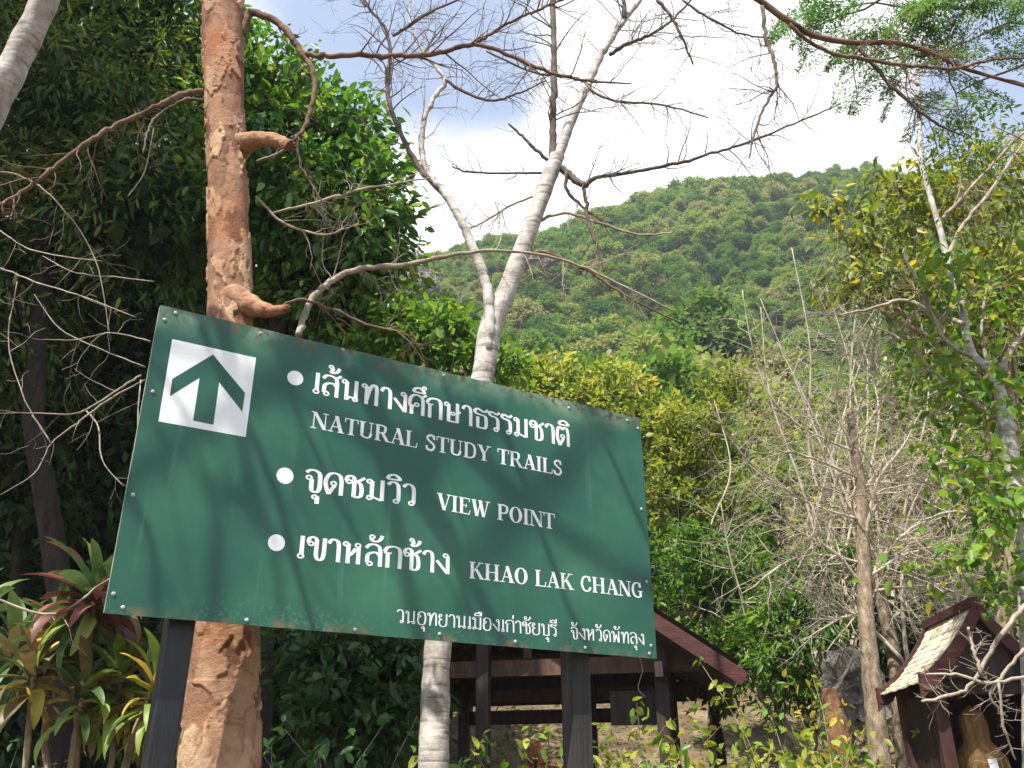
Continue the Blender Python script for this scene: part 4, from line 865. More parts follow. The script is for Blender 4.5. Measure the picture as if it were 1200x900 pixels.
# ------------------------------------------------------------------ open hut behind the sign
def build_hut():
    Rr, Ll = np.array([1.92, 8.0, 2.42]), np.array([-1.85, 8.75, 2.42])
    along = unit(Rr - Ll); back = np.array([-along[1], along[0], 0.0]); half = np.linalg.norm(Rr - Ll) / 2
    ctr = (Rr + Ll) / 2; gz = bumpy(ctr[0], ctr[1])
    base = np.array([ctr[0], ctr[1], gz - 0.1])
    hut = thing('open_hut', 'dark open sided hut with maroon gable boards behind the sign', 'hut', base)
    rise = half * 0.72; depth = 3.4
    def W(u, v, z): return np.array([ctr[0], ctr[1], 0]) + along * u + back * v + np.array([0, 0, z])
    ez = 2.5; az = ez + rise
    for s in (-1, 1):
        # overlapping courses of roof sheets
        n = 9
        for i in range(n):
            t0, t1 = i / n, (i + 1.12) / n
            mb = MB()
            a, b_ = W(s * half * (1 - t0), -0.06, ez + rise * t0 + 0.05), W(s * half * max(0, 1 - t1), -0.06, ez + rise * min(1, t1) + 0.035)
            V = []
            m = 26
            for (p, q) in ((a, b_),):
                for k in range(m + 1):
                    w = 0.012 * math.cos(k * math.pi)
                    for e in (p, q):
                        V.append(e + back * (depth + 0.12) * k / m + np.array([0, 0, w])); 
                for k in range(m + 1):
                    w = 0.012 * math.cos(k * math.pi)
                    for e in (p, q):
                        V.append(e + back * (depth + 0.12) * k / m + np.array([0, 0, w - 0.012]))
            Fc = [(2 * k, 2 * k + 1, 2 * k + 3, 2 * k + 2) for k in range(m)] + [(2 * (m + 1) + 2 * k + 2, 2 * (m + 1) + 2 * k + 3, 2 * (m + 1) + 2 * k + 1, 2 * (m + 1) + 2 * k) for k in range(m)]
            mb.add(V, Fc); obj('roof_sheet', mb, 'roof_tile', hut)
        for v in (-0.03, depth + 0.03):
            mb = MB(); mb.beam(W(s * (half + 0.05), v, ez - 0.10), W(s * -0.03 if v < 0 else 0, v + (0.002 if s > 0 else 0), az - 0.06), 0.035, 0.125); obj('gable_board', mb, 'maroon', hut)
        for k in range(7):
            v = 0.25 + k * (depth - 0.5) / 6
            mb = MB(); mb.beam(W(s * half * 0.99, v, ez - 0.045), W(s * 0.03, v, az - 0.06), 0.05, 0.09); obj('rafter', mb, 'rafter_wood', hut)
        for t in (0.12, 0.45, 0.78):
            mb = MB(); mb.beam(W(s * half * (1 - t), 0.02, ez + rise * t - 0.02), W(s * half * (1 - t), depth - 0.02, ez + rise * t - 0.02), 0.06, 0.05); obj('purlin', mb, 'rafter_wood', hut)
    for u in (-1.25, -0.42, 1.25):
        for v in (0.45, depth - 0.4):
            if u == -0.42 and v > 1: u2 = 0.3
            else: u2 = u
            q = W(u2, v, 0); g = bumpy(q[0], q[1]) - 0.15
            mb = MB(); mb.beam(W(u2, v, g), W(u2, v, ez + 0.25 + (0.5 if abs(u2) < 1 else 0)), 0.12, 0.12, back); obj('post', mb, 'dark_wood', hut)
    for v in (0.45, depth - 0.4):
        mb = MB(); mb.beam(W(-half * 0.9, v + 0.09, ez + 0.12), W(half * 0.9, v + 0.09, ez + 0.12), 0.05, 0.15); obj('tie_beam', mb, 'rafter_wood', hut)
        mb = MB(); mb.beam(W(-half * 0.55, v + 0.085, ez + 0.55), W(half * 0.55, v + 0.085, ez + 0.55), 0.045, 0.11); obj('collar_beam', mb, 'rafter_wood', hut)
        mb = MB(); mb.beam(W(0, v + 0.08, ez + 0.2), W(0, v + 0.08, az - 0.1), 0.08, 0.08, back); obj('king_post', mb, 'dark_wood', hut)
    for u in (-1.25, 1.25):
        mb = MB(); mb.beam(W(u, 0.1, ez + 0.02), W(u, depth - 0.1, ez + 0.02), 0.07, 0.13); obj('wall_plate', mb, 'dark_wood', hut)
    # dark boarded gable infill at the back and a low hanging fascia
    for k in range(16):
        u = -half * 0.86 + k * half * 1.72 / 15
        hh = ez + rise * (1 - abs(u) / half) - 0.1
        lo = ez + 0.02
        if hh - lo < 0.1: continue
        mb = MB(); mb.beam(W(u, depth - 0.2 + 0.004 * (k % 2), lo), W(u, depth - 0.2 + 0.004 * (k % 2), hh), half * 1.72 / 15 * 1.0, 0.018, back); obj('gable_plank', mb, 'dark_wood', hut)
    mb = MB(); mb.beam(W(-1.3, depth - 0.26, ez - 0.12), W(0.55, depth - 0.26, ez - 0.12), 0.03, 0.16); obj('fascia_board', mb, 'dark_wood', hut)
    mb = MB(); q = W(1.0, 0.7, ez - 0.25); mb.beam(q - along * 0.25, q + along * 0.25, 0.03, 0.3); obj('notice_panel', mb, 'dark_wood', hut)
    mb = MB(); q = W(-0.2, 0, 0); cw = at(747, 790, 8.6); mb.tube(smooth_path([cw + (0, 0, 0.25), cw + (0.05, 0, 0.05), cw + (0.0, 0, -0.12), cw + (0.06, 0, -0.2)], 5), 0.006, 4); obj('hanging_cable', mb, 'twig_pale', hut)
    # short brown boundary stake near it
    p = at(455, 878, 7.6); g = bumpy(p[0], p[1])
    mb = MB(); mb.box((p[0] - 0.065, p[1] - 0.06, g - 0.1), (p[0] + 0.065, p[1] + 0.06, p[2])); mb.box((p[0] - 0.05, p[1] - 0.045, p[2]), (p[0] + 0.05, p[1] + 0.045, p[2] + 0.02))
    obj('marker_post', mb, 'maroon', None, loc=(p[0], p[1], g), label='short brown square marker post left of the white trunk foot', cat='post')
build_hut()

# ------------------------------------------------------------------ small shrine
M['shrine_wood'] = noise_mat('shrine_wood', [(0.3, (0.03, 0.014, 0.012)), (0.7, (0.09, 0.04, 0.032))], 4, 8, 0.8, 0.3, (3, 3, 1))
def build_shrine():
    Y0 = 7.0
    f0, f1 = at(1081, 800, 6.7), at(1137, 712, 6.7)          # front edge of the sunlit slope: eave, ridge
    dirv = unit(np.array([at(1037, 812, 7.55)[0] - f0[0], 0.85, 0.0]))   # ridge runs back and to the left
    depth = 0.95
    acr = np.array([dirv[1], -dirv[0], 0.0])                  # towards the far slope
    hw = abs(np.dot(f1 - f0, acr)) + 0.02; rise = f1[2] - f0[2]
    ridge = np.array([f0[0], f0[1], 0]) + acr * hw
    base = np.array([*(ridge + dirv * depth / 2)[:2], 0.0]); base[2] = bumpy(base[0], base[1]) - 0.05
    sh = thing('small_shrine', 'small maroon shrine with a pale curved shingle roof at the photo edge', 'shrine', base)
    def W(u, v, z): return ridge + acr * u + dirv * v + np.array([0, 0, z])
    def prof(t):  # t 0 eave .. 1 ridge, concave slope
        return hw * (1 - t), f0[2] + rise * (0.62 * t + 0.38 * t ** 2.2)
    rows, cols = 11, 9
    for s in (-1, 1):
        for i in range(rows):
            for k in range(cols):
                t0, t1 = i / rows, min(1.0, (i + 1.35) / rows)
                u0, z0 = prof(t0); u1, z1 = prof(t1)
                v0 = (k - 0.5 * (i % 2)) * depth / (cols - 0.5); v1 = v0 + depth / (cols - 0.5) * 0.96
                v0, v1 = max(0.0, v0), min(depth, v1)
                if v1 - v0 < 0.02: continue
                j = rng.uniform(-0.006, 0.006, 4); lift = 0.016 + rng.uniform(-0.003, 0.006)
                a, b_, c, d = W(s * (u0 + j[0]), v0, z0 + lift), W(s * (u0 + j[1]), v1, z0 + lift), W(s * u1, v1, z1 + 0.004), W(s * u1, v0, z1 + 0.004)
                dn = np.array([0, 0, -0.012])
                mb = MB(); mb.add([a, b_, c, d, a + dn, b_ + dn, c + dn, d + dn], [(0, 1, 2, 3) if s < 0 else (3, 2, 1, 0), (7, 6, 5, 4) if s < 0 else (4, 5, 6, 7), (0, 4, 5, 1), (1, 5, 6, 2), (2, 6, 7, 3), (3, 7, 4, 0)])
                obj('shingle', mb, 'shingle', sh)
        for v, nm in ((-0.025, 'barge_board'), (depth + 0.025, 'barge_board')):
            mb = MB(); V = []; n = 14
            for i in range(n + 1):
                t = -0.06 + 1.06 * i / n; u, z = prof(max(0, t)); u += (hw * 0.06 if t < 0 else 0); z -= (0.03 if t < 0 else 0)
                for (dz, dv) in ((0.05, -0.014), (-0.085, -0.014), (-0.085, 0.014), (0.05, 0.014)): V.append(W(s * (u + 0.002), v + dv, z + dz))
            Fc = []
            for i in range(n):
                for k in range(4): Fc.append((4 * i + k, 4 * i + (k + 1) % 4, 4 * i + 4 + (k + 1) % 4, 4 * i + 4 + k))
            Fc += [(0, 1, 2, 3), (4 * n + 3, 4 * n + 2, 4 * n + 1, 4 * n)]
            mb.add(V, Fc); bb = obj(nm, mb, 'maroon', sh)
            # flame shaped end standing on the eave
            prof2 = [(0.05, -0.07), (-0.03, -0.085), (-0.085, -0.05), (-0.11, 0.0), (-0.115, 0.06), (-0.10, 0.125), (-0.085, 0.06), (-0.06, 0.03), (-0.02, 0.03), (0.05, 0.05)]
            V = [W(s * (hw - 0.02 - x * 0.9), v + dv, f0[2] + y + 0.02) for dv in (-0.02, 0.02) for x, y in [(-a_, b_) for a_, b_ in prof2]]
            m = len(prof2); mb = MB(); mb.add(V, [tuple(range(m)), tuple(range(2 * m - 1, m - 1, -1))] + [(i, (i + 1) % m, m + (i + 1) % m, m + i) for i in range(m)])
            obj('flame_finial', mb, 'maroon', bb)
    mb = MB(); mb.beam(W(0, -0.04, f1[2] + 0.035), W(0, depth + 0.04, f1[2] + 0.035), 0.07, 0.06); obj('ridge_cap', mb, 'maroon', sh)
    # gable infill
    for v in (0.05, depth - 0.05):
        mb = MB(); V = [W(u_, v + dv, z_) for dv in (-0.012, 0.012) for (u_, z_) in ((-hw * 0.9, f0[2] + 0.03), (hw * 0.9, f0[2] + 0.03), (0.45 * hw, f0[2] + rise * 0.42), (0, f1[2] - 0.04), (-0.45 * hw, f0[2] + rise * 0.42))]
        mb.add(V, [(0, 1, 2, 3, 4), (9, 8, 7, 6, 5)] + [(i, (i + 1) % 5, 5 + (i + 1) % 5, 5 + i) for i in range(5)]); obj('gable_panel', mb, 'dark_wood', sh)
    gz = base[2]; pu = hw * 0.72
    for u in (-pu, pu):
        for v in (0.14, depth - 0.12):
            mb = MB(); mb.beam(W(u * 1.04, v, gz), W(u, v, f0[2] + 0.06), 0.09, 0.09, dirv); obj('post', mb, 'shrine_wood', sh)
    for v in (0.14, depth - 0.12):
        mb = MB(); mb.beam(W(-pu, v, f0[2] - 0.02), W(pu, v, f0[2] - 0.02), 0.06, 0.1); obj('lintel', mb, 'dark_wood', sh)
    # back and side boarding
    for k in range(9):
        u = -pu + 0.09 + k * (2 * pu - 0.18) / 8
        mb = MB(); mb.beam(W(u, depth - 0.14, gz + 0.5), W(u, depth - 0.14, f0[2] - 0.06), 0.02, (2 * pu - 0.1) / 8 * 0.93, acr); obj('wall_plank', mb, 'dark_wood', sh)
    for s_ in (-1, 1):
        for k in range(5):
            v = 0.25 + k * (depth - 0.5) / 4
            mb = MB(); mb.beam(W(s_ * pu, v, gz + 0.5), W(s_ * pu, v, f0[2] - 0.05), (depth - 0.4) / 4 * 0.93, 0.02, acr); obj('wall_plank', mb, 'dark_wood', sh)
    mb = MB(); mb.beam(W(-pu - 0.02, depth / 2, gz + 0.48), W(pu + 0.02, depth / 2, gz + 0.48), depth * 0.78, 0.06); obj('floor_board', mb, 'dark_wood', sh)
    # draped figure inside: one turned, folded cloth body with a head
    def draped(name, label, u, v, h, r, mat, sash=None, cat='statue'):
        q = W(u, v, gz + 0.52)
        rings, sd = 22, 28; V = []
        for i in range(rings + 1):
            t = i / rings
            rr = r * (np.interp(t, [0, 0.15, 0.45, 0.62, 0.74, 0.79, 0.82, 0.9, 0.96, 1], [1.15, 1.05, 0.98, 1.05, 0.98, 0.62, 0.5, 0.56, 0.42, 0.03]))
            for k in range(sd):
                a = k / sd * 6.283; f = 1 + (0.07 * math.sin(a * 9 + t * 2) if t < 0.72 else 0)
                V.append(q + acr * math.cos(a) * rr * f + dirv * math.sin(a) * rr * 0.75 * f + np.array([0, 0, h * t]))
        Fc = [(i * sd + k, i * sd + (k + 1) % sd, (i + 1) * sd + (k + 1) % sd, (i + 1) * sd + k) for i in range(rings) for k in range(sd)]
        st = thing(name, label, cat, q)
        mb = MB(); mb.add(V, Fc); obj('figure', mb, mat, st, smooth=True)
        if sash:
            mb = MB(); P = [q + np.array([0, 0, h * z_]) + acr * x_ * r - dirv * (r * yy) for z_, x_, yy in ((0.72, 0.1, 0.75), (0.6, 0.12, 0.86), (0.42, 0.16, 0.8), (0.2, 0.2, 0.9))]
            S = smooth_path(P, 4); V = []
            for p in S: V += [p - acr * 0.03, p + acr * 0.03, p + acr * 0.03 - dirv * 0.008, p - acr * 0.03 - dirv * 0.008]
            Fc = [(4 * i + k, 4 * i + (k + 1) % 4, 4 * i + 4 + (k + 1) % 4, 4 * i + 4 + k) for i in range(len(S) - 1) for k in range(4)] + [(0, 1, 2, 3), (4 * len(S) - 1, 4 * len(S) - 2, 4 * len(S) - 3, 4 * len(S) - 4)]
            mb.add(V, Fc); obj('sash', mb, sash, st)
    hz = f0[2] - gz - 0.62
    draped('draped_statue', 'gold draped figure with a white sash inside the small shrine', -0.04, 0.36, hz * 0.98, 0.19, 'gold', 'white_cloth')
    draped('red_statue', 'short red draped figure beside the gold one inside the shrine', 0.3, 0.34, hz * 0.62, 0.11, 'red_cloth')
build_shrine()

# ------------------------------------------------------------------ strap leaved plants
def cordyline_mats():
    out = []
    for nm, c0, c1 in (('green', (0.04, 0.10, 0.032), (0.14, 0.22, 0.055)), ('red', (0.12, 0.03, 0.03), (0.28, 0.085, 0.07)), ('yellow', (0.28, 0.24, 0.03), (0.6, 0.42, 0.06)), ('lime', (0.11, 0.2, 0.03), (0.28, 0.36, 0.06)), ('olive', (0.09, 0.09, 0.03), (0.24, 0.16, 0.06))):
        m, N, L = new_mat('strap_leaf_' + nm)
        o = N.new('ShaderNodeOutputMaterial'); p = N.new('ShaderNodeBsdfPrincipled'); p.inputs['Roughness'].default_value = 0.5
        tc = N.new('ShaderNodeTexCoord'); mp = N.new('ShaderNodeMapping'); mp.inputs['Scale'].default_value = (60, 2.0, 2.0)
        L.new(tc.outputs['UV'], mp.inputs[0])
        nz = N.new('ShaderNodeTexNoise'); nz.inputs['Scale'].default_value = 1.0; nz.inputs['Detail'].default_value = 5
        oi = N.new('ShaderNodeObjectInfo'); ad = N.new('ShaderNodeMath'); ad.operation = 'MULTIPLY_ADD'; ad.inputs[1].default_value = 0.5; ad.inputs[2].default_value = -0.25
        g = N.new('ShaderNodeTexNoise'); g.inputs['Scale'].default_value = 18; g.inputs['Detail'].default_value = 4; L.new(tc.outputs['Object'], g.inputs['Vector'])
        L.new(oi.outputs['Random'], ad.inputs[0])
        a2 = N.new('ShaderNodeMath'); L.new(ad.outputs[0], a2.inputs[0]); L.new(g.outputs['Fac'], a2.inputs[1])
        r = ramp_node(N, [(0.12, (0.12, 0.07, 0.03)), (0.24, c0), (0.75, c1), (0.93, (0.3, 0.2, 0.08))]); L.new(a2.outputs[0], r.inputs[0]); L.new(r.outputs[0], p.inputs['Base Color'])
        t = N.new('ShaderNodeBsdfTranslucent'); L.new(r.outputs[0], t.inputs['Color'])
        mx = N.new('ShaderNodeMixShader'); mx.inputs[0].default_value = 0.3; L.new(p.outputs[0], mx.inputs[1]); L.new(t.outputs[0], mx.inputs[2]); L.new(mx.outputs[0], o.inputs[0])
        M['strap_' + nm] = m
cordyline_mats()
def strap_leaf_mesh(L, W, bend, seed):
    """one arching strap leaf along +X, channelled, from the origin"""
    st = np.random.default_rng(seed); n = 9; V = []; ang = 0.0; p = np.array([0, 0, 0.0])
    tw = st.uniform(-0.25, 0.25)
    for i in range(n + 1):
        t = i / n
        w = W * (0.28 + 0.72 * math.sin(min(1, t * 2.1 + 0.12) * math.pi / 2)) * (1 if t < 0.5 else max(0.02, math.cos((t - 0.5) / 0.5 * math.pi / 2)) ** 0.7)
        d = np.array([math.cos(ang), 0, -math.sin(ang)]); up = np.array([math.sin(ang), 0, math.cos(ang)])
        s = np.array([0, math.cos(tw * t * 3), math.sin(tw * t * 3)])
        wav = 0.08 * w * math.sin(t * 9 + seed)
        V += [p - s * w / 2 + up * (w * 0.22 + wav), p, p + s * w / 2 + up * (w * 0.22 - wav)]
        p = p + d * L / n; ang += bend / n * (0.5 + 1.4 * t)
    F = []
    for i in range(n):
        a = 3 * i; F += [(a, a + 1, a + 4, a + 3), (a + 1, a + 2, a + 5, a + 4)]
    me = bpy.data.meshes.new('leaf'); me.from_pydata([v.tolist() for v in V], [], F); me.update()
    me.polygons.foreach_set('use_smooth', [True] * len(me.polygons))
    return me
def strap_plant(label, base, heads, name='cordyline_plant', cat='plant', group='strap leaved plants at the sign foot'):
    t = thing(name, label, cat, base, group)
    cache = {}
    for (hp, n, L, palette, elmin) in heads:
        mb = MB(); limb(mb, base + rng.normal(0, 0.05, 3) * np.array([1, 1, 0]), hp, 0.02, 0.014, 7, 0.06, 6); obj('stem', mb, 'bark_tan', t, smooth=True)
        n = int(n * 1.9)
        for k in range(n):
            f = k / n
            az = k * 2.399 + rng.normal(0, 0.15); el = 1.35 - (1.35 - elmin) * f ** 0.8 + rng.normal(0, 0.1)
            mat = palette[min(len(palette) - 1, int(rng.integers(0, len(palette))))]
            key = (int(rng.integers(0, 4)), mat, round(L, 2), f > 0.45)
            if key not in cache:
                me = strap_leaf_mesh(L, L * 0.2, 1.5 if f > 0.45 else 0.75, key[0] * 3 + (1 if f > 0.45 else 0)); me.materials.append(M['strap_' + mat]); cache[key] = me
            o = bpy.data.objects.new('leaf', cache[key]); COL.objects.link(o); o.parent = t
            s = rng.uniform(0.75, 1.15)
            o.location = tuple(hp - base + np.array([0, 0, -0.16 * f])); o.rotation_euler = (rng.normal(0, 0.2), -el, az); o.scale = (s, s, s)
def bp(px, Y): 
    p = at(px, 850, Y); return np.array([p[0], Y, bumpy(p[0], Y) - 0.05])
YP = 4.5
strap_plant('tall green and red strap leaved plant at the bottom corner of the sign', bp(95, YP), [(at(112, 690, YP), 20, 0.36, ['green', 'olive', 'red', 'green', 'lime', 'red'], -0.5), (at(70, 740, YP + 0.1), 20, 0.32, ['green', 'green', 'olive'], -0.5), (at(40, 780, YP - 0.1), 14, 0.3, ['green', 'olive', 'yellow'], -0.5), (at(100, 800, YP - 0.1), 12, 0.26, ['green', 'olive', 'lime'], -0.6)])
strap_plant('lower yellow green strap leaved plant beside the black sign post', bp(165, YP), [(at(182, 800, YP - 0.05), 20, 0.27, ['lime', 'yellow', 'lime', 'olive'], -0.5), (at(140, 790, YP + 0.05), 18, 0.27, ['lime', 'green', 'yellow', 'olive', 'lime'], -0.6), (at(165, 830, YP + 0.1), 12, 0.22, ['lime', 'yellow'], -0.6)])
strap_plant('green strap leaved plant low at the photo edge under the dead twigs', bp(20, YP + 0.5), [(at(18, 760, YP + 0.5), 18, 0.34, ['green', 'olive'], -0.4), (at(-30, 720, YP + 0.6), 16, 0.34, ['green'], -0.4)])
p = at(630, 898, 6.6)
strap_plant('small spiky red plant on the ground inside the hut', np.array([p[0], p[1], bumpy(p[0], p[1]) - 0.02]), [(np.array([p[0], p[1], p[2] + 0.02]), 26, 0.17, ['red'], 0.0)], 'red_spiky_plant', group=None)

# ------------------------------------------------------------------ dead twigs, weeds and ground cover
def dead_shrub(label, base, tips, Y, mat, n=7, tl=0.4):
    t = thing('dead_shrub', label, 'shrub', base)
    for pts in tips:
        branch(t, [(a, b, c * 0.55) for a, b, c in pts], Y + rng.uniform(-0.2, 0.2), Y + rng.uniform(-0.3, 0.3), mat, n, tl, 5, 2, planar=0.4, up=-0.05)
bs = np.array([-2.6, 5.0, 0.0])
dead_shrub('pale dead twigs spreading out of the dark wood left of the sign', bs,
           [[(165, 440, 6), (140, 455, 5), (110, 475, 4), (85, 485, 4), (40, 484, 3), (0, 484, 2)], [(170, 445, 5), (125, 470, 5), (85, 500, 4), (60, 520, 3), (40, 555, 3), (0, 580, 2)],
            [(176, 400, 4), (130, 390, 3), (90, 398, 3), (50, 398, 2)], [(100, 480, 4), (115, 500, 4), (120, 540, 3), (145, 570, 2)], [(170, 430, 4), (120, 410, 3), (70, 385, 3), (40, 345, 2)],
            [(-20, 200, 5), (20, 205, 5), (60, 230, 4), (110, 300, 3), (130, 400, 2)], [(60, 520, 4), (30, 470, 3), (10, 400, 3), (20, 330, 2)], [(-10, 310, 4), (40, 330, 4), (90, 345, 3), (160, 372, 2)],
            [(-10, 700, 6), (60, 720, 6), (110, 690, 4), (150, 640, 3), (165, 445, 3)], [(0, 270, 3), (30, 290, 3), (70, 300, 3), (120, 306, 2)], [(150, 230, 3), (170, 200, 3), (180, 150, 3)], [(180, 330, 3), (140, 325, 3), (90, 320, 3), (50, 300, 2)]], 4.4, 'twig_pale', 3, 0.3)
def weeds(name, label, spots, mat, hgt, n, leaf, ratio, kind_tint=0.5, stem='twig_pale', cat='weeds', group=None):
    c = np.mean([np.array([s_[0], s_[1], bumpy(s_[0], s_[1])]) for s_ in spots], 0)
    t = thing(name, label, cat, c, group)
    mb = MB(); P, D = [], []
    for (x, y, h) in spots:
        z = bumpy(x, y)
        for k in range(n):
            d = unit(np.array([rng.normal(0, 0.45), rng.normal(0, 0.35), 1.0])); q = [np.array([x, y, z]) + rng.normal(0, 0.12, 3) * np.array([1, 1, 0])]
            L = h * rng.uniform(0.55, 1.1)
            for j in range(7): d = unit(d + rng.normal(0, 0.16, 3) + np.array([0, 0, -0.012 * j])); q.append(q[-1] + d * L / 7)
            q = np.array(q); mb.tube(q, np.linspace(0.006, 0.002, 8), 4, cap=False)
            pts = []; twigs(mb, q, np.linspace(0.005, 0.002, 8), 4, 0.22 * h, 1, 3, 0.9, 0.1, pts, 0.25)
            for a in list(q[2:]) + pts:
                for _ in range(4): P.append(a + rng.normal(0, 0.03, 3)); D.append(rng.normal(0, 1, 3) + np.array([0, 0, -0.25]))
    obj('stems', mb, stem, t, smooth=True)
    obj('foliage', leaf_mesh(np.array(P), np.array(D), leaf * rng.uniform(0.6, 1.3, len(P)), ratio, tint=rng.normal(kind_tint, 0.3, len(P))), mat, t)
def spots(lst): 
    o = []
    for px, py, Y in lst:
        p = at(px, py, Y); o.append((p[0], Y, max(0.25, p[2] - bumpy(p[0], Y))))
    return o
weeds('leafy_weeds', 'yellow green leafy weeds around the far sign post', spots([(725, 800, 6.2), (745, 820, 6.0), (715, 840, 5.9), (770, 850, 5.8), (640, 832, 6.8), (665, 840, 6.7)]), 'leaf_lime', 1.0, 7, 0.085, 0.6, 0.7)
weeds('leafy_weeds', 'tall yellowing weeds under the hut roof corner', spots([(800, 790, 6.8), (822, 740, 7.0), (842, 790, 6.8), (815, 830, 6.4), (860, 840, 6.3), (780, 800, 6.9)]), 'leaf_lime', 1.0, 8, 0.085, 0.6, 0.8)
weeds('leafy_weeds', 'tangled yellow green weeds between the hut and the rusty trunk', spots([(900, 820, 7.0), (930, 790, 7.2), (950, 820, 7.0), (920, 860, 6.6), (965, 800, 7.6), (880, 850, 6.6), (940, 880, 6.2), (978, 830, 7.8), (990, 850, 7.7)]), 'leaf_yellow', 1.0, 8, 0.075, 0.55, 0.5)
weeds('dry_weeds', 'dry straw coloured weeds in front of the hut corner', spots([(780, 880, 5.6), (830, 880, 5.6), (880, 885, 5.5), (740, 885, 5.7), (930, 890, 5.6)]), 'grass', 1.0, 10, 0.07, 0.25, 0.7)
weeds('leafy_weeds', 'dark green weeds in the shade left of the white trunk', spots([(410, 770, 7.4), (385, 800, 7.0), (460, 830, 6.8), (430, 860, 6.4), (350, 830, 6.4), (330, 790, 7.0), (480, 800, 7.4), (400, 860, 6.2)]), 'leaf_gloss', 1.0, 7, 0.085, 0.55, 0.3)
weeds('leafy_weeds', 'dark leafy undergrowth at the bottom corner under the strap leaved plants', spots([(30, 850, 5.4), (80, 860, 5.4), (130, 870, 5.2), (180, 860, 5.4), (0, 830, 5.8)]), 'leaf_dark', 1.0, 8, 0.08, 0.5, 0.4)
weeds('leafy_weeds', 'green leafy weeds at the foot of the leafless tree', spots([(1040, 850, 8.0), (1000, 870, 7.8), (1065, 830, 9.4), (1090, 830, 9.6)]), 'leaf_gloss', 1.0, 6, 0.08, 0.55, 0.5)

def climbing_branch():
    p0 = at(1230, 860, 5.2); g = np.array([p0[0], 5.2, bumpy(p0[0], 5.2)])
    t = thing('bare_climber', 'crooked bare pale branches hanging in front of the shrine', 'branch', g)
    for pts in ([(1210, 700, 6), (1180, 735, 6), (1160, 765, 5), (1135, 805, 4), (1110, 815, 4), (1080, 822, 3)], [(1150, 790, 4), (1140, 760, 4), (1135, 735, 3)], [(1200, 760, 4), (1175, 790, 4), (1160, 815, 3), (1180, 840, 2)], [(1215, 790, 4), (1160, 800, 4), (1120, 790, 3), (1085, 790, 2)], [(1170, 800, 3), (1176, 850, 3), (1190, 890, 2)]):
        branch(t, pts, 5.3, 5.4, 'twig_pale', 5, 0.16, 6, 2)
    mb = MB(); mb.tube(smooth_path([g, at(1225, 800, 5.2), at(1210, 700, 5.3)], 6), 0.016, 6); obj('stem', mb, 'twig_pale', t, smooth=True)
climbing_branch()

def litter():
    """fallen leaves and low grass over the forest floor"""
    n = 26000
    x = rng.uniform(-7, 8, n); y = rng.uniform(4.5, 20, n)
    keep = np.array([mnoise.noise(Vector((a * 0.5, b * 0.5, 40))) > rng.uniform(-0.6, 0.3) for a, b in zip(x, y)])
    x, y = x[keep], y[keep]
    P = np.stack([x, y, np.array([bumpy(a, b) + 0.012 for a, b in zip(x, y)])], 1)
    D = rng.normal(0, 1, (len(P), 3)); D[:, 2] = np.abs(D[:, 2]) * np.where(rng.random(len(P)) < 0.4, 1.4, 0.15)
    V, F, T = leaf_mesh(P, D, rng.uniform(0.05, 0.14, len(P)), 0.35, fine=False)
    obj('leaf_litter', (V, F, T), 'grass', label='dry leaves and thin grass covering the rising ground', cat='ground cover', kind='stuff')
litter()

# ------------------------------------------------------------------ the sign
SGN_S = np.array([0.86322, 0.50482, 0.0]); SGN_N = np.array([0.50482, -0.86322, 0.0]); SGN_Z = np.array([0, 0, 1.0])
SGN_O = EYE + 0.893 * np.array([-1.58, 3.5, 0.6545])         # lower corner of the board's front, arrow end
SW_, SH_ = 2.412, 1.22
def sgn(u, v, w=0.0): return SGN_O + SGN_S * u + SGN_Z * v + SGN_N * w
def uv_of(px, py):
    w = CAM @ np.array([(px - CX) / F_PX, (CY - py) / F_PX, 1.0])
    k = np.dot(SGN_N, SGN_O - EYE) / np.dot(SGN_N, w); q = EYE + w * k - SGN_O
    return float(np.dot(q, SGN_S)), float(q[2])

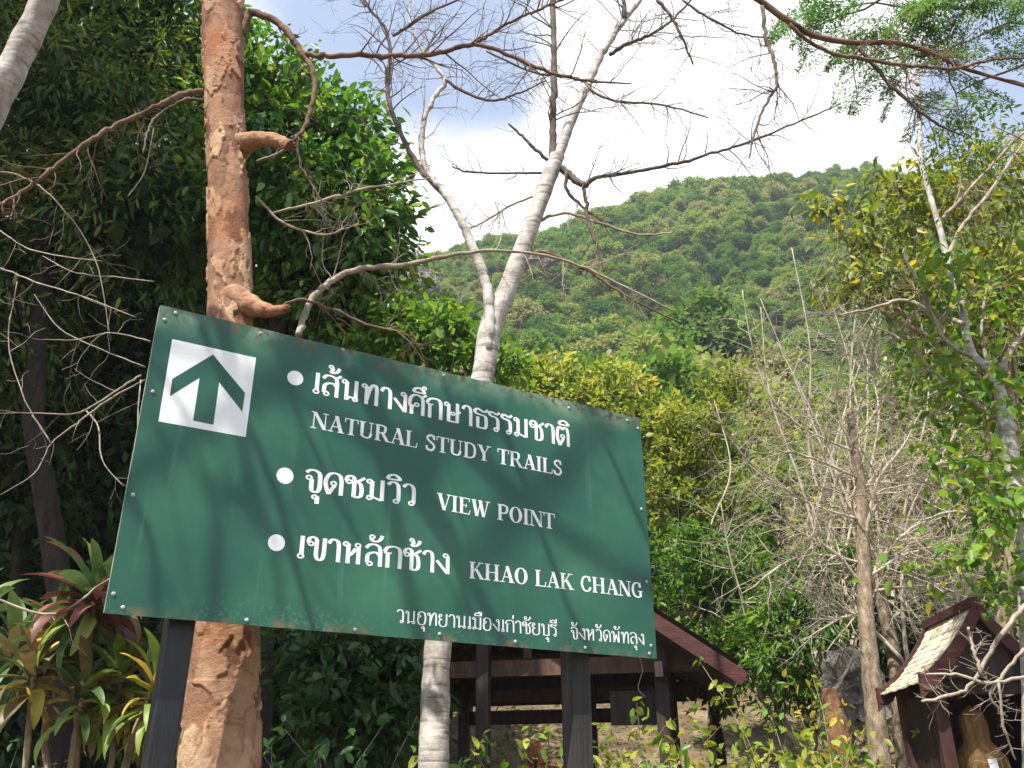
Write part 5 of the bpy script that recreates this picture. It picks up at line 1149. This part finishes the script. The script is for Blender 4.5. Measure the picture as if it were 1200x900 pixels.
def sign_paint():
    m, N, L = new_mat('green_sign_paint')
    out = N.new('ShaderNodeOutputMaterial'); p = N.new('ShaderNodeBsdfPrincipled')
    p.inputs['Roughness'].default_value = 0.42; p.inputs['Specular IOR Level'].default_value = 0.4
    tc = N.new('ShaderNodeTexCoord')
    def noise(sc, det, stretch=(1, 1, 1), rough=0.6):
        mp = N.new('ShaderNodeMapping'); mp.inputs['Scale'].default_value = stretch; L.new(tc.outputs['Object'], mp.inputs[0])
        n = N.new('ShaderNodeTexNoise'); n.inputs['Scale'].default_value = sc; n.inputs['Detail'].default_value = det; n.inputs['Roughness'].default_value = rough
        L.new(mp.outputs[0], n.inputs['Vector']); return n.outputs['Fac']
    def mapr(v, a, b, c=0.0, d=1.0):
        n = N.new('ShaderNodeMapRange'); n.inputs['From Min'].default_value = a; n.inputs['From Max'].default_value = b; n.inputs['To Min'].default_value = c; n.inputs['To Max'].default_value = d
        L.new(v, n.inputs['Value']); return n.outputs[0]
    def mul(a, b):
        n = N.new('ShaderNodeMath'); n.operation = 'MULTIPLY'; n.use_clamp = True; L.new(a, n.inputs[0]); L.new(b, n.inputs[1]); return n.outputs[0]
    def mix(f, a, b):
        n = N.new('ShaderNodeMix'); n.data_type = 'RGBA'; L.new(f, n.inputs[0])
        for v, i in ((a, 6), (b, 7)):
            if isinstance(v, tuple): n.inputs[i].default_value = (*v, 1)
            else: L.new(v, n.inputs[i])
        return n.outputs[2]
    r = ramp_node(N, [(0.3, (0.009, 0.066, 0.045)), (0.5, (0.015, 0.092, 0.056)), (0.7, (0.034, 0.138, 0.078))]); L.new(noise(1.6, 8), r.inputs[0])
    col = r.outputs[0]
    sep = N.new('ShaderNodeSeparateXYZ'); L.new(tc.outputs['Object'], sep.inputs[0])
    zt = sep.outputs[2]
    # chalky wear along the lower and upper edges, rust and moss on the top edge, fine scratches and runs
    low = mul(mapr(zt, 0.11, 0.0, 0, 0.45), mapr(noise(60, 7), 0.5, 0.68)); col = mix(mul(low, mapr(noise(2.2, 2), 0.42, 0.6)), col, (0.22, 0.36, 0.30))
    hi = mul(mapr(zt, 1.10, 1.21), mapr(noise(3, 4), 0.5, 0.68)); col = mix(hi, col, (0.20, 0.30, 0.20))
    rust = mul(mapr(zt, 1.12, 1.19), mapr(noise(34, 7), 0.5, 0.58)); col = mix(mul(rust, mapr(noise(2.0, 2), 0.46, 0.54)), col, (0.10, 0.05, 0.02))
    rust2 = mul(mapr(zt, 0.035, 0.0), mapr(noise(14, 6), 0.5, 0.6)); col = mix(rust2, col, (0.16, 0.10, 0.05))
    spots_ = mapr(noise(70, 3), 0.735, 0.76); col = mix(spots_, col, (0.02, 0.04, 0.03))
    run = mul(mapr(noise(1.0, 4, (22, 22, 0.9)), 0.6, 0.75, 0, 0.35), mapr(noise(1.7, 3), 0.4, 0.65)); col = mix(run, col, (0.12, 0.26, 0.2))
    L.new(col, p.inputs['Base Color'])
    rg = mapr(noise(5, 6), 0.3, 0.7, 0.32, 0.6); L.new(rg, p.inputs['Roughness'])
    b = N.new('ShaderNodeBump'); b.inputs['Strength'].default_value = 0.25; b.inputs['Distance'].default_value = 0.012
    L.new(noise(2.2, 4), b.inputs['Height']); L.new(b.outputs[0], p.inputs['Normal'])
    L.new(p.outputs[0], out.inputs[0])
    return m
M['sign_green'] = sign_paint()
M['sign_edge'] = noise_mat('worn_sign_edge', [(0.3, (0.2, 0.2, 0.15)), (0.7, (0.42, 0.42, 0.34))], 20, 5, 0.7, 0.2)

SB = np.array([*(sgn(SW_ / 2, 0))[:2], 0.0])
sign = thing('trail_sign', 'large green trail sign on two posts with white arrow and lettering', 'sign', SB)
WORLD_LOC[sign.name] = SB
TH = 0.022
def board():
    nu, nv = 48, 24; V = []; 
    for j in range(nv + 1):
        for i in range(nu + 1):
            u, v = SW_ * i / nu, SH_ * j / nv
            w = 0.0003 * mnoise.noise(Vector((u * 1.4, v * 1.4, 4)))
            ed = 0.0
            if j in (0, nv) : ed = 0.004 * mnoise.noise(Vector((u * 6, v, 11)))
            V.append(sgn(u + (0.004 * mnoise.noise(Vector((v * 6, u, 2))) if i in (0, nu) else 0), v + ed, min(0, w - 0.0003)))
    m = nu + 1
    F = [(j * m + i, j * m + i + 1, (j + 1) * m + i + 1, (j + 1) * m + i) for j in range(nv) for i in range(nu)]
    return V, F, m, nu, nv
V, F, m, nu, nv = board()
SGN_YAW = math.atan2(SGN_S[1], SGN_S[0])
def sign_obj(name, V, F, mat, parent, smooth=False):
    """mesh stored in the board's own axes: x along it, z up from its lower edge"""
    me = bpy.data.meshes.new(name)
    q = np.asarray(V, float) - SGN_O
    loc = np.stack([q @ SGN_S, -(q @ SGN_N), q[:, 2]], 1)
    me.from_pydata(loc.tolist(), [], F); me.update(); me.materials.append(M[mat])
    if smooth: me.polygons.foreach_set('use_smooth', [True] * len(me.polygons))
    o = bpy.data.objects.new(name, me); COL.objects.link(o); o.parent = parent
    if parent is sign:
        o.location = tuple(SGN_O - SB); o.rotation_euler = (0, 0, SGN_YAW)
    return o
brd = sign_obj('board', V, F, 'sign_green', sign, True)
mb = MB()
mb.beam(sgn(0, SH_ / 2, -TH / 2 - 0.004), sgn(SW_, SH_ / 2, -TH / 2 - 0.004), TH, SH_ - 0.006)
sign_obj('board_core', *mb.arrays()[:2], 'sign_edge', sign)
for a, b_ in (((0.03, 0.04), (SW_ - 0.03, 0.04)), ((0.03, SH_ - 0.04), (SW_ - 0.03, SH_ - 0.04))):
    mb = MB(); mb.beam(sgn(a[0], a[1], -TH - 0.03), sgn(b_[0], b_[1], -TH - 0.03), 0.045, 0.05); sign_obj('back_rail', *mb.arrays()[:2], 'dark_wood', sign)
# posts
def post(pxs, mat, wd, lean):
    u, v = uv_of(*pxs)
    c = sgn(u, SH_ * 0.8, -TH - 0.055 - wd / 2); q = sgn(u, 0, -TH - 0.055 - wd / 2) + lean; q[2] = bumpy(q[0], q[1]) - 0.2
    d = c - q; mbp = MB(); mbp.beam(q, c, wd, wd, SGN_N)
    o = sign_obj('post', *mbp.arrays()[:2], mat, sign)
    md = o.modifiers.new('bevel', 'BEVEL'); md.width = 0.008; md.segments = 2
post((221, 724), 'post_black', 0.098, np.array([-0.02, 0, 0]))
post((692, 766), 'post_grey', 0.10, np.array([0.0, 0, 0]))
# screws
for (px, py) in ((205.7, 366.7), (192.7, 374.7), (305, 390.7), (179, 459), (156, 580), (133, 696), (144, 712), (289, 726.7), (416, 738), (515, 743), (604, 752), (686, 759), (757.7, 681.7), (763, 756.7), (761, 766), (735, 492.7), (747.7, 502), (666.7, 478), (751.7, 596.7), (402, 410), (520, 440)):
    u, v = uv_of(px, py); Vs, Fs = [], []
    for r_, w_ in ((0.008, 0.0), (0.0078, 0.003), (0.0052, 0.0052), (0.0015, 0.006)):
        for k in range(12): Vs.append(sgn(u + r_ * math.cos(k * math.pi / 6), v + r_ * math.sin(k * math.pi / 6), w_ - 0.001))
    for i in range(3):
        for k in range(12): Fs.append((12 * i + k, 12 * i + (k + 1) % 12, 12 * i + 12 + (k + 1) % 12, 12 * i + 12 + k))
    Fs.append(tuple(36 + k for k in range(12)))
    sign_obj('screw', Vs, Fs, 'screw', sign, True)
# white square and arrow
def flat(name, pts, w, mat, parent=None):
    o = sign_obj(name, [sgn(*uv_of(*p), w) for p in pts], [tuple(range(len(pts)))[::-1]], mat, parent or sign); return o
flat('arrow_panel', [(201.8, 397.3), (300, 419.3), (287.8, 512.2), (185.6, 493.8)], 0.0006, 'letter')
flat('arrow', [(249.6, 415.6), (287.1, 460.7), (283.8, 482.7), (256.7, 447.8), (250, 497.8), (226.2, 492.9), (233.8, 442.7), (198.9, 464.4), (201.8, 444)], 0.0012, 'sign_green')
for (px, py, rr) in ((346, 443, 9.6), (334, 557.5, 10.2), (324, 636, 10.2)):
    u, v = uv_of(px, py); u2, _ = uv_of(px + rr, py + rr * 0.15); rad = abs(u2 - u) * 0.97
    sign_obj('bullet', [sgn(u + rad * math.cos(k / 28 * 6.2832), v + rad * 0.98 * math.sin(k / 28 * 6.2832), 0.0006) for k in range(28)], [tuple(range(28))], 'letter', sign)

# lettering: pen strokes.  ('L', pts) straight, ('S', pts) smooth, ('O', x, y, r) ring, ('D', xb, yb, xt, yt, w) slanted bar, ('H', x0, x1, y) hairline
TH_G = {
 'เ': (0.30, [('L', (.17, 1, .17, .2)), ('O', .15, .105, .09)]),
 'า': (0.46, [('S', (.02, .80, .10, .96, .22, 1, .34, .9, .37, .66)), ('L', (.37, .70, .37, 0))]),
 'ก': (0.66, [('L', (.12, 0, .12, .66)), ('L', (.12, .64, -.01, .73)), ('S', (-.01, .73, .10, .93, .32, 1, .52, .93, .57, .70)), ('L', (.57, .72, .57, 0)), ('H', .06, .26, .68)]),
 'ข': (0.64, [('O', .11, .70, .085), ('S', (.02, .72, .05, .92, .18, 1, .29, .9, .30, .65, .30, .25, .34, .06, .43, 0, .52, .08, .56, .3)), ('L', (.56, .28, .57, 1))]),
 'ง': (0.54, [('O', .37, .87, .085), ('L', (.45, .87, .45, 0)), ('L', (.44, .02, .02, .60))]),
 'จ': (0.58, [('S', (.03, .86, .14, .98, .30, 1, .46, .88, .49, .6, .49, .25, .44, .05, .34, 0, .24, .08, .22, .3, .22, .58)), ('O', .13, .64, .085)]),
 'ช': (0.66, [('O', .11, .72, .085), ('S', (.02, .74, .05, .93, .18, 1, .28, .9, .29, .66)), ('L', (.29, .7, .29, .02)), ('L', (.29, .02, .46, .02)), ('S', (.44, .03, .53, .12, .55, .4, .50, .66, .38, .76)), ('L', (.38, .74, .64, .98))]),
 'ด': (0.66, [('O', .31, .52, .085), ('S', (.36, .44, .28, .28, .17, .01)), ('S', (.17, 0, .08, .3, .05, .6, .14, .9, .32, 1, .5, .92, .57, .66)), ('L', (.57, .7, .57, 0))]),
 'ต': (0.66, [('O', .31, .50, .085), ('S', (.36, .42, .28, .26, .17, .01)), ('S', (.17, 0, .08, .3, .05, .6, .10, .9, .20, .99, .31, .86)), ('S', (.31, .86, .40, .99, .52, .94, .57, .66)), ('L', (.57, .7, .57, 0))]),
 'ท': (0.68, [('O', .10, .87, .085), ('L', (.19, .90, .19, 0)), ('S', (.20, .22, .30, .72, .42, .98, .53, .95, .57, .72)), ('L', (.57, .76, .57, 0))]),
 'ธ': (0.60, [('S', (.60, 1.02, .46, .88, .30, .93, .15, .99, .03, .86, .10, .74, .30, .70, .47, .66, .52, .5, .52, .15, .45, .02)), ('L', (.48, .03, .14, .03)), ('L', (.16, .58, .16, .03))]),
 'น': (0.70, [('O', .10, .87, .085), ('L', (.19, .90, .19, 0)), ('S', (.19, .03, .30, .16, .44, .16)), ('L', (.54, 1, .54, .1)), ('O', .52, .10, .085)]),
 'บ': (0.66, [('O', .10, .87, .085), ('L', (.19, .90, .19, .03)), ('L', (.14, .035, .60, .035)), ('L', (.55, .04, .55, 1))]),
 'ษ': (0.70, [('O', .10, .87, .085), ('L', (.19, .90, .19, .03)), ('L', (.14, .035, .60, .035)), ('L', (.55, .04, .55, 1)), ('O', .36, .44, .075), ('S', (.43, .42, .52, .46, .68, .60))]),
 'พ': (0.74, [('O', .10, .87, .085), ('L', (.19, .90, .19, .02)), ('L', (.20, .03, .37, .70)), ('L', (.37, .70, .54, .03)), ('L', (.58, .02, .58, 1))]),
 'ม': (0.68, [('O', .10, .87, .085), ('L', (.19, .90, .19, .12)), ('O', .12, .10, .085), ('L', (.19, .16, .54, .02)), ('L', (.55, .02, .55, 1))]),
 'ย': (0.64, [('O', .13, .87, .085), ('S', (.05, .84, .04, .70, .12, .58, .24, .54)), ('S', (.20, .54, .07, .44, .06, .2, .16, .03, .34, 0, .50, .1, .53, .3)), ('L', (.53, .28, .53, 1))]),
 'ร': (0.50, [('S', (.46, 1.02, .34, .89, .2, .95, .08, .97, .01, .84, .12, .76, .30, .72, .38, .6, .39, .4)), ('L', (.39, .46, .39, .12)), ('O', .31, .10, .085)]),
 'ล': (0.64, [('S', (.02, .80, .14, .96, .32, 1, .49, .9, .54, .66)), ('L', (.54, .7, .54, 0)), ('S', (.53, .48, .40, .62, .22, .60, .09, .46, .08, .14)), ('O', .17, .10, .085)]),
 'ส': (0.66, [('S', (.02, .80, .14, .96, .32, .98, .49, .88, .54, .66)), ('L', (.54, .7, .54, 0)), ('S', (.53, .48, .40, .62, .22, .60, .09, .46, .08, .14)), ('O', .17, .10, .085), ('L', (.46, .86, .68, 1.06))]),
 'ว': (0.50, [('S', (.02, .84, .12, .98, .25, 1, .37, .88, .40, .62)), ('L', (.40, .66, .40, .12)), ('O', .32, .10, .085)]),
 'ศ': (0.68, [('O', .32, .50, .08), ('L', (.12, 0, .12, .34)), ('S', (.12, .30, .18, .42, .26, .46)), ('S', (.12, .32, .04, .5, .07, .8, .22, .97, .4, .97, .54, .84, .57, .62)), ('L', (.57, .66, .57, 0)), ('L', (.48, .86, .70, 1.06))]),
 'ห': (0.74, [('O', .10, .87, .085), ('L', (.19, .90, .19, 0)), ('S', (.20, .34, .32, .46, .45, .70)), ('O', .52, .86, .085), ('L', (.55, .80, .55, 0))]),
 'อ': (0.62, [('O', .15, .66, .085), ('S', (.05, .72, .13, .94, .30, 1, .48, .9, .54, .5, .48, .1, .30, 0, .12, .08, .06, .3, .07, .58))]),
}
TH_M = {
 'ิ': [('S', (-.50, 1.13, -.42, 1.30, -.25, 1.36, -.10, 1.26, -.03, 1.12)), ('L', (-.50, 1.13, -.03, 1.13))],
 'ี': [('S', (-.50, 1.13, -.42, 1.30, -.25, 1.34, -.10, 1.26, -.05, 1.12)), ('L', (-.50, 1.13, -.03, 1.13)), ('L', (-.05, 1.12, -.05, 1.46))],
 'ื': [('S', (-.50, 1.13, -.42, 1.30, -.25, 1.34, -.10, 1.26, -.05, 1.12)), ('L', (-.50, 1.13, -.03, 1.13)), ('L', (-.05, 1.12, -.05, 1.46)), ('L', (-.20, 1.26, -.20, 1.46))],
 'ึ': [('S', (-.50, 1.13, -.42, 1.30, -.25, 1.36, -.10, 1.26, -.03, 1.12)), ('L', (-.50, 1.13, -.03, 1.13)), ('O', -.06, 1.40, .07)],
 'ั': [('O', -.40, 1.34, .08), ('S', (-.46, 1.27, -.38, 1.16, -.22, 1.15, -.10, 1.26, -.04, 1.44))],
 '้': [('O', -.36, 1.42, .07), ('S', (-.29, 1.38, -.31, 1.26, -.38, 1.14)), ('S', (-.38, 1.14, -.24, 1.15, -.12, 1.24, -.05, 1.42))],
 '่': [('L', (-.10, 1.14, -.08, 1.44))],
 'ุ': [('O', -.20, -.22, .08), ('L', (-.12, -.18, -.12, -.52))],
}
SERIF = .055
LAT = {
 'N': (.90, [('D', .15, 0, .15, 1, .055), ('D', .74, 0, .17, 1, .21), ('D', .75, 0, .75, 1, .055), ('H', .0, .30, 0), ('H', .0, .22, 1), ('H', .60, .90, 1)]),
 'A': (.86, [('D', .13, 0, .43, 1, .06), ('D', .71, 0, .42, 1, .2), ('H', .24, .58, .33), ('H', 0, .28, 0), ('H', .52, .87, 0)]),
 'T': (.78, [('D', .38, 0, .38, 1, .18), ('H', .03, .73, 1), ('D', .045, .74, .035, 1, .05), ('D', .715, .74, .725, 1, .05), ('H', .2, .56, 0)]),
 'U': (.86, [('D', .18, .3, .18, 1, .18), ('S', (.18, .34, .20, .12, .42, .03, .62, .12, .67, .34)), ('D', .67, .3, .67, 1, .055), ('H', .02, .36, 1), ('H', .55, .80, 1)]),
 'R': (.88, [('D', .18, 0, .18, 1, .18), ('S', (.18, .97, .42, .97, .58, .90, .60, .74, .55, .57, .40, .51, .20, .51)), ('D', .74, 0, .44, .52, .2), ('H', .02, .36, 0), ('H', .02, .3, 1), ('H', .64, .90, 0)]),
 'L': (.74, [('D', .18, 0, .18, 1, .18), ('H', .02, .36, 1), ('H', .02, .66, 0), ('D', .64, 0, .68, .30, .055)]),
 'S': (.64, [('W', (.52, .74, .46, .92, .30, .975, .14, .88, .13, .72, .28, .57, .46, .43, .53, .25, .42, .06, .27, .025, .13, .10, .07, .28), .13), ('D', .535, .70, .535, .99, .04), ('D', .06, .01, .06, .30, .04)]),
 'D': (.86, [('D', .18, 0, .18, 1, .18), ('S', (.18, .97, .42, .97, .64, .84, .71, .5, .64, .16, .42, .03, .18, .03)), ('H', .02, .3, 0), ('H', .02, .3, 1)]),
 'Y': (.84, [('D', .42, 0, .42, .5, .18), ('D', .42, .45, .15, 1, .2), ('D', .45, .47, .71, 1, .055), ('H', .0, .32, 1), ('H', .56, .84, 1), ('H', .24, .60, 0)]),
 'I': (.42, [('D', .2, 0, .2, 1, .18), ('H', .03, .37, 0), ('H', .03, .37, 1)]),
 'V': (.84, [('D', .44, 0, .15, 1, .2), ('D', .46, 0, .71, 1, .055), ('H', .0, .32, 1), ('H', .56, .84, 1)]),
 'E': (.76, [('D', .18, 0, .18, 1, .18), ('H', .02, .64, 1), ('H', .2, .46, .52), ('H', .02, .66, 0), ('D', .63, .76, .63, 1, .045), ('D', .46, .40, .46, .64, .045), ('D', .64, 0, .68, .27, .045)]),
 'W': (1.14, [('D', .34, 0, .13, 1, .19), ('D', .37, 0, .56, 1, .055), ('D', .74, 0, .52, 1, .19), ('D', .77, 0, .99, 1, .055), ('H', 0, .28, 1), ('H', .40, .66, 1), ('H', .86, 1.12, 1)]),
 'P': (.74, [('D', .18, 0, .18, 1, .18), ('S', (.18, .97, .42, .97, .60, .89, .62, .72, .56, .53, .40, .46, .20, .46)), ('H', .02, .36, 0), ('H', .02, .3, 1)]),
 'O': (.86, [('E', .42, .5, .40, .51, .2, .055)]),
 'K': (.90, [('D', .18, 0, .18, 1, .18), ('D', .24, .40, .66, 1, .065), ('D', .76, 0, .40, .60, .2), ('H', .02, .36, 0), ('H', .02, .36, 1), ('H', .52, .82, 1), ('H', .60, .92, 0)]),
 'H': (.94, [('D', .18, 0, .18, 1, .18), ('D', .72, 0, .72, 1, .18), ('H', .2, .7, .5), ('H', .02, .35, 0), ('H', .02, .35, 1), ('H', .55, .88, 0), ('H', .55, .88, 1)]),
 'C': (.80, [('S', (.66, .68, .58, .90, .42, .97, .22, .86, .12, .5, .22, .14, .42, .03, .60, .12, .70, .30)), ('D', .67, .66, .67, 1, .045)]),
 'G': (.90, [('S', (.66, .68, .58, .90, .42, .97, .22, .86, .12, .5, .22, .14, .42, .03, .56, .05, .66, .12)), ('D', .67, .66, .67, 1, .045), ('D', .66, .06, .66, .42, .17), ('H', .48, .82, .42)]),
}
def stroke_polys(st, thick, thin):
    """polygons (list of point lists) of one pen stroke"""
    k = st[0]
    if k == 'D':
        _, xb, yb, xt, yt, w = st; return [[(xb - w / 2, yb), (xb + w / 2, yb), (xt + w / 2, yt), (xt - w / 2, yt)]]
    if k == 'H':
        _, x0, x1, y = st; y0 = max(0, y - SERIF) if y > 0.05 else 0; y0 = y - SERIF / 2 if 0.05 < y < 0.95 else y0
        return [[(x0, y0), (x1, y0), (x1, y0 + SERIF), (x0, y0 + SERIF)]]
    if k == 'O':
        _, x, y, r = st; n = 16; w = thin * 0.95; out = []
        for i in range(n):
            a, b = i / n * 6.2832, (i + 1) / n * 6.2832
            out.append([(x + (r - w / 2) * math.cos(a), y + (r - w / 2) * math.sin(a)), (x + (r + w / 2) * math.cos(a), y + (r + w / 2) * math.sin(a)), (x + (r + w / 2) * math.cos(b), y + (r + w / 2) * math.sin(b)), (x + (r - w / 2) * math.cos(b), y + (r - w / 2) * math.sin(b))])
        return out
    if k == 'E':
        _, x, y, rx, ry, tw, tn = st; n = 28; out = []
        pt = lambda a, q: (x + (rx - (tw if q else 0)) * math.cos(a), y + (ry - (tn if q else 0)) * math.sin(a))
        for i in range(n):
            a, b = i / n * 6.2832, (i + 1) / n * 6.2832; out.append([pt(a, 1), pt(a, 0), pt(b, 0), pt(b, 1)])
        return out
    P = np.array(st[1], float).reshape(-1, 2)
    if k in 'SW':
        P = smooth_path(np.c_[P, np.zeros(len(P))], 6)[:, :2]
    T = unit(np.gradient(P, axis=0)) if len(P) > 2 else np.repeat(unit(P[1:] - P[:1]), 2, 0)
    nrm = np.stack([-T[:, 1], T[:, 0]], 1)
    w = np.full(len(P), st[2]) if k == 'W' else thin + (thick - thin) * np.abs(T[:, 1]) ** 1.5
    A, B_ = P - nrm * w[:, None] / 2, P + nrm * w[:, None] / 2
    return [[tuple(A[i]), tuple(A[i + 1]), tuple(B_[i + 1]), tuple(B_[i])] for i in range(len(P) - 1)]
def write(text, name, start, end, hgt_top, glyphs, thick=.15, thin=.085, track=0.0, space=.42):
    """a line of lettering from start to end pixels along its baseline; cap height from hgt_top at the start and the end"""
    u0, v0 = uv_of(*start); u1, v1 = uv_of(*end)
    h = 0.5 * ((uv_of(*hgt_top[0])[1] - v0) + (uv_of(*hgt_top[1])[1] - v1))
    x = 0.0; items = []
    for ch in text:
        if ch == ' ': x += space; continue
        if ch in TH_M and glyphs is TH_G: items.append((ch, x - 0.07, TH_M[ch])); continue
        g = glyphs[ch]; items.append((ch, x, g[1])); x += g[0] + track
    sx = (u1 - u0) / (x - track - 0.05)
    for ch, ox, sts in items:
        V, Fc = [], []; lay = 0.0005
        for st in sts:
            lay += 0.00015
            for poly in stroke_polys(st, thick, thin):
                q = [(u0 + (ox + a) * sx, v0 + (v1 - v0) * ((ox + a) * sx) / (u1 - u0) + b * h) for a, b in poly]
                area = sum(q[i][0] * q[(i + 1) % len(q)][1] - q[(i + 1) % len(q)][0] * q[i][1] for i in range(len(q)))
                if area < 0: q = q[::-1]
                i0 = len(V); V += [sgn(a, b, lay) for a, b in q]; Fc.append(tuple(range(i0, i0 + len(q))))
        sign_obj(name, V, Fc, 'letter', sign)
write('เส้นทางศึกษาธรรมชาติ', 'thai_letter', (365, 460), (667, 524), ((368.5, 437.5), (666.5, 501)), TH_G, .145, .074, .05)
write('NATURAL STUDY TRAILS', 'letter', (363.5, 501), (658.5, 557.5), ((365, 482), (657.5, 540)), LAT)
write('จุดชมวิว', 'thai_letter', (356, 575), (486, 593), ((358.7, 549), (486, 569.5)), TH_G, .145, .074, .05)
write('VIEW POINT', 'letter', (511.5, 596.5), (650, 620.5), ((513, 578), (650, 602)), LAT)
write('เขาหลักช้าง', 'thai_letter', (346.5, 653.5), (525.5, 673), ((349.5, 627), (525, 648.7)), TH_G, .145, .074, .05)
write('KHAO LAK CHANG', 'letter', (549.5, 677.5), (754, 701), ((551.5, 658.4), (752.7, 683)), LAT)
write('วนอุทยานเมืองเก่าชัยบุรี', 'thai_letter', (464.5, 729.5), (652.5, 746), ((465.5, 714.5), (652.5, 732)), TH_G, .10, .065, .04)
write('จังหวัดพัทลุง', 'thai_letter', (669, 748.5), (755, 755.8), ((669.5, 735), (754.4, 742.3)), TH_G, .10, .065, .04)

# ------------------------------------------------------------------ air
def air():
    m = bpy.data.materials.new('thin_haze'); m.use_nodes = True; N = m.node_tree.nodes; L = m.node_tree.links; N.clear()
    o = N.new('ShaderNodeOutputMaterial'); v = N.new('ShaderNodeVolumePrincipled')
    v.inputs['Color'].default_value = (0.86, 0.92, 1.0, 1); v.inputs['Density'].default_value = 0.0008; v.inputs['Anisotropy'].default_value = 0.2
    L.new(v.outputs[0], o.inputs['Volume']); M['haze'] = m
    mb = MB(); mb.box((-420, -420, -6), (420, 440, 118)); obj('haze', mb, 'haze', label='thin pale haze in the air over the hill', cat='haze', kind='stuff')
air()
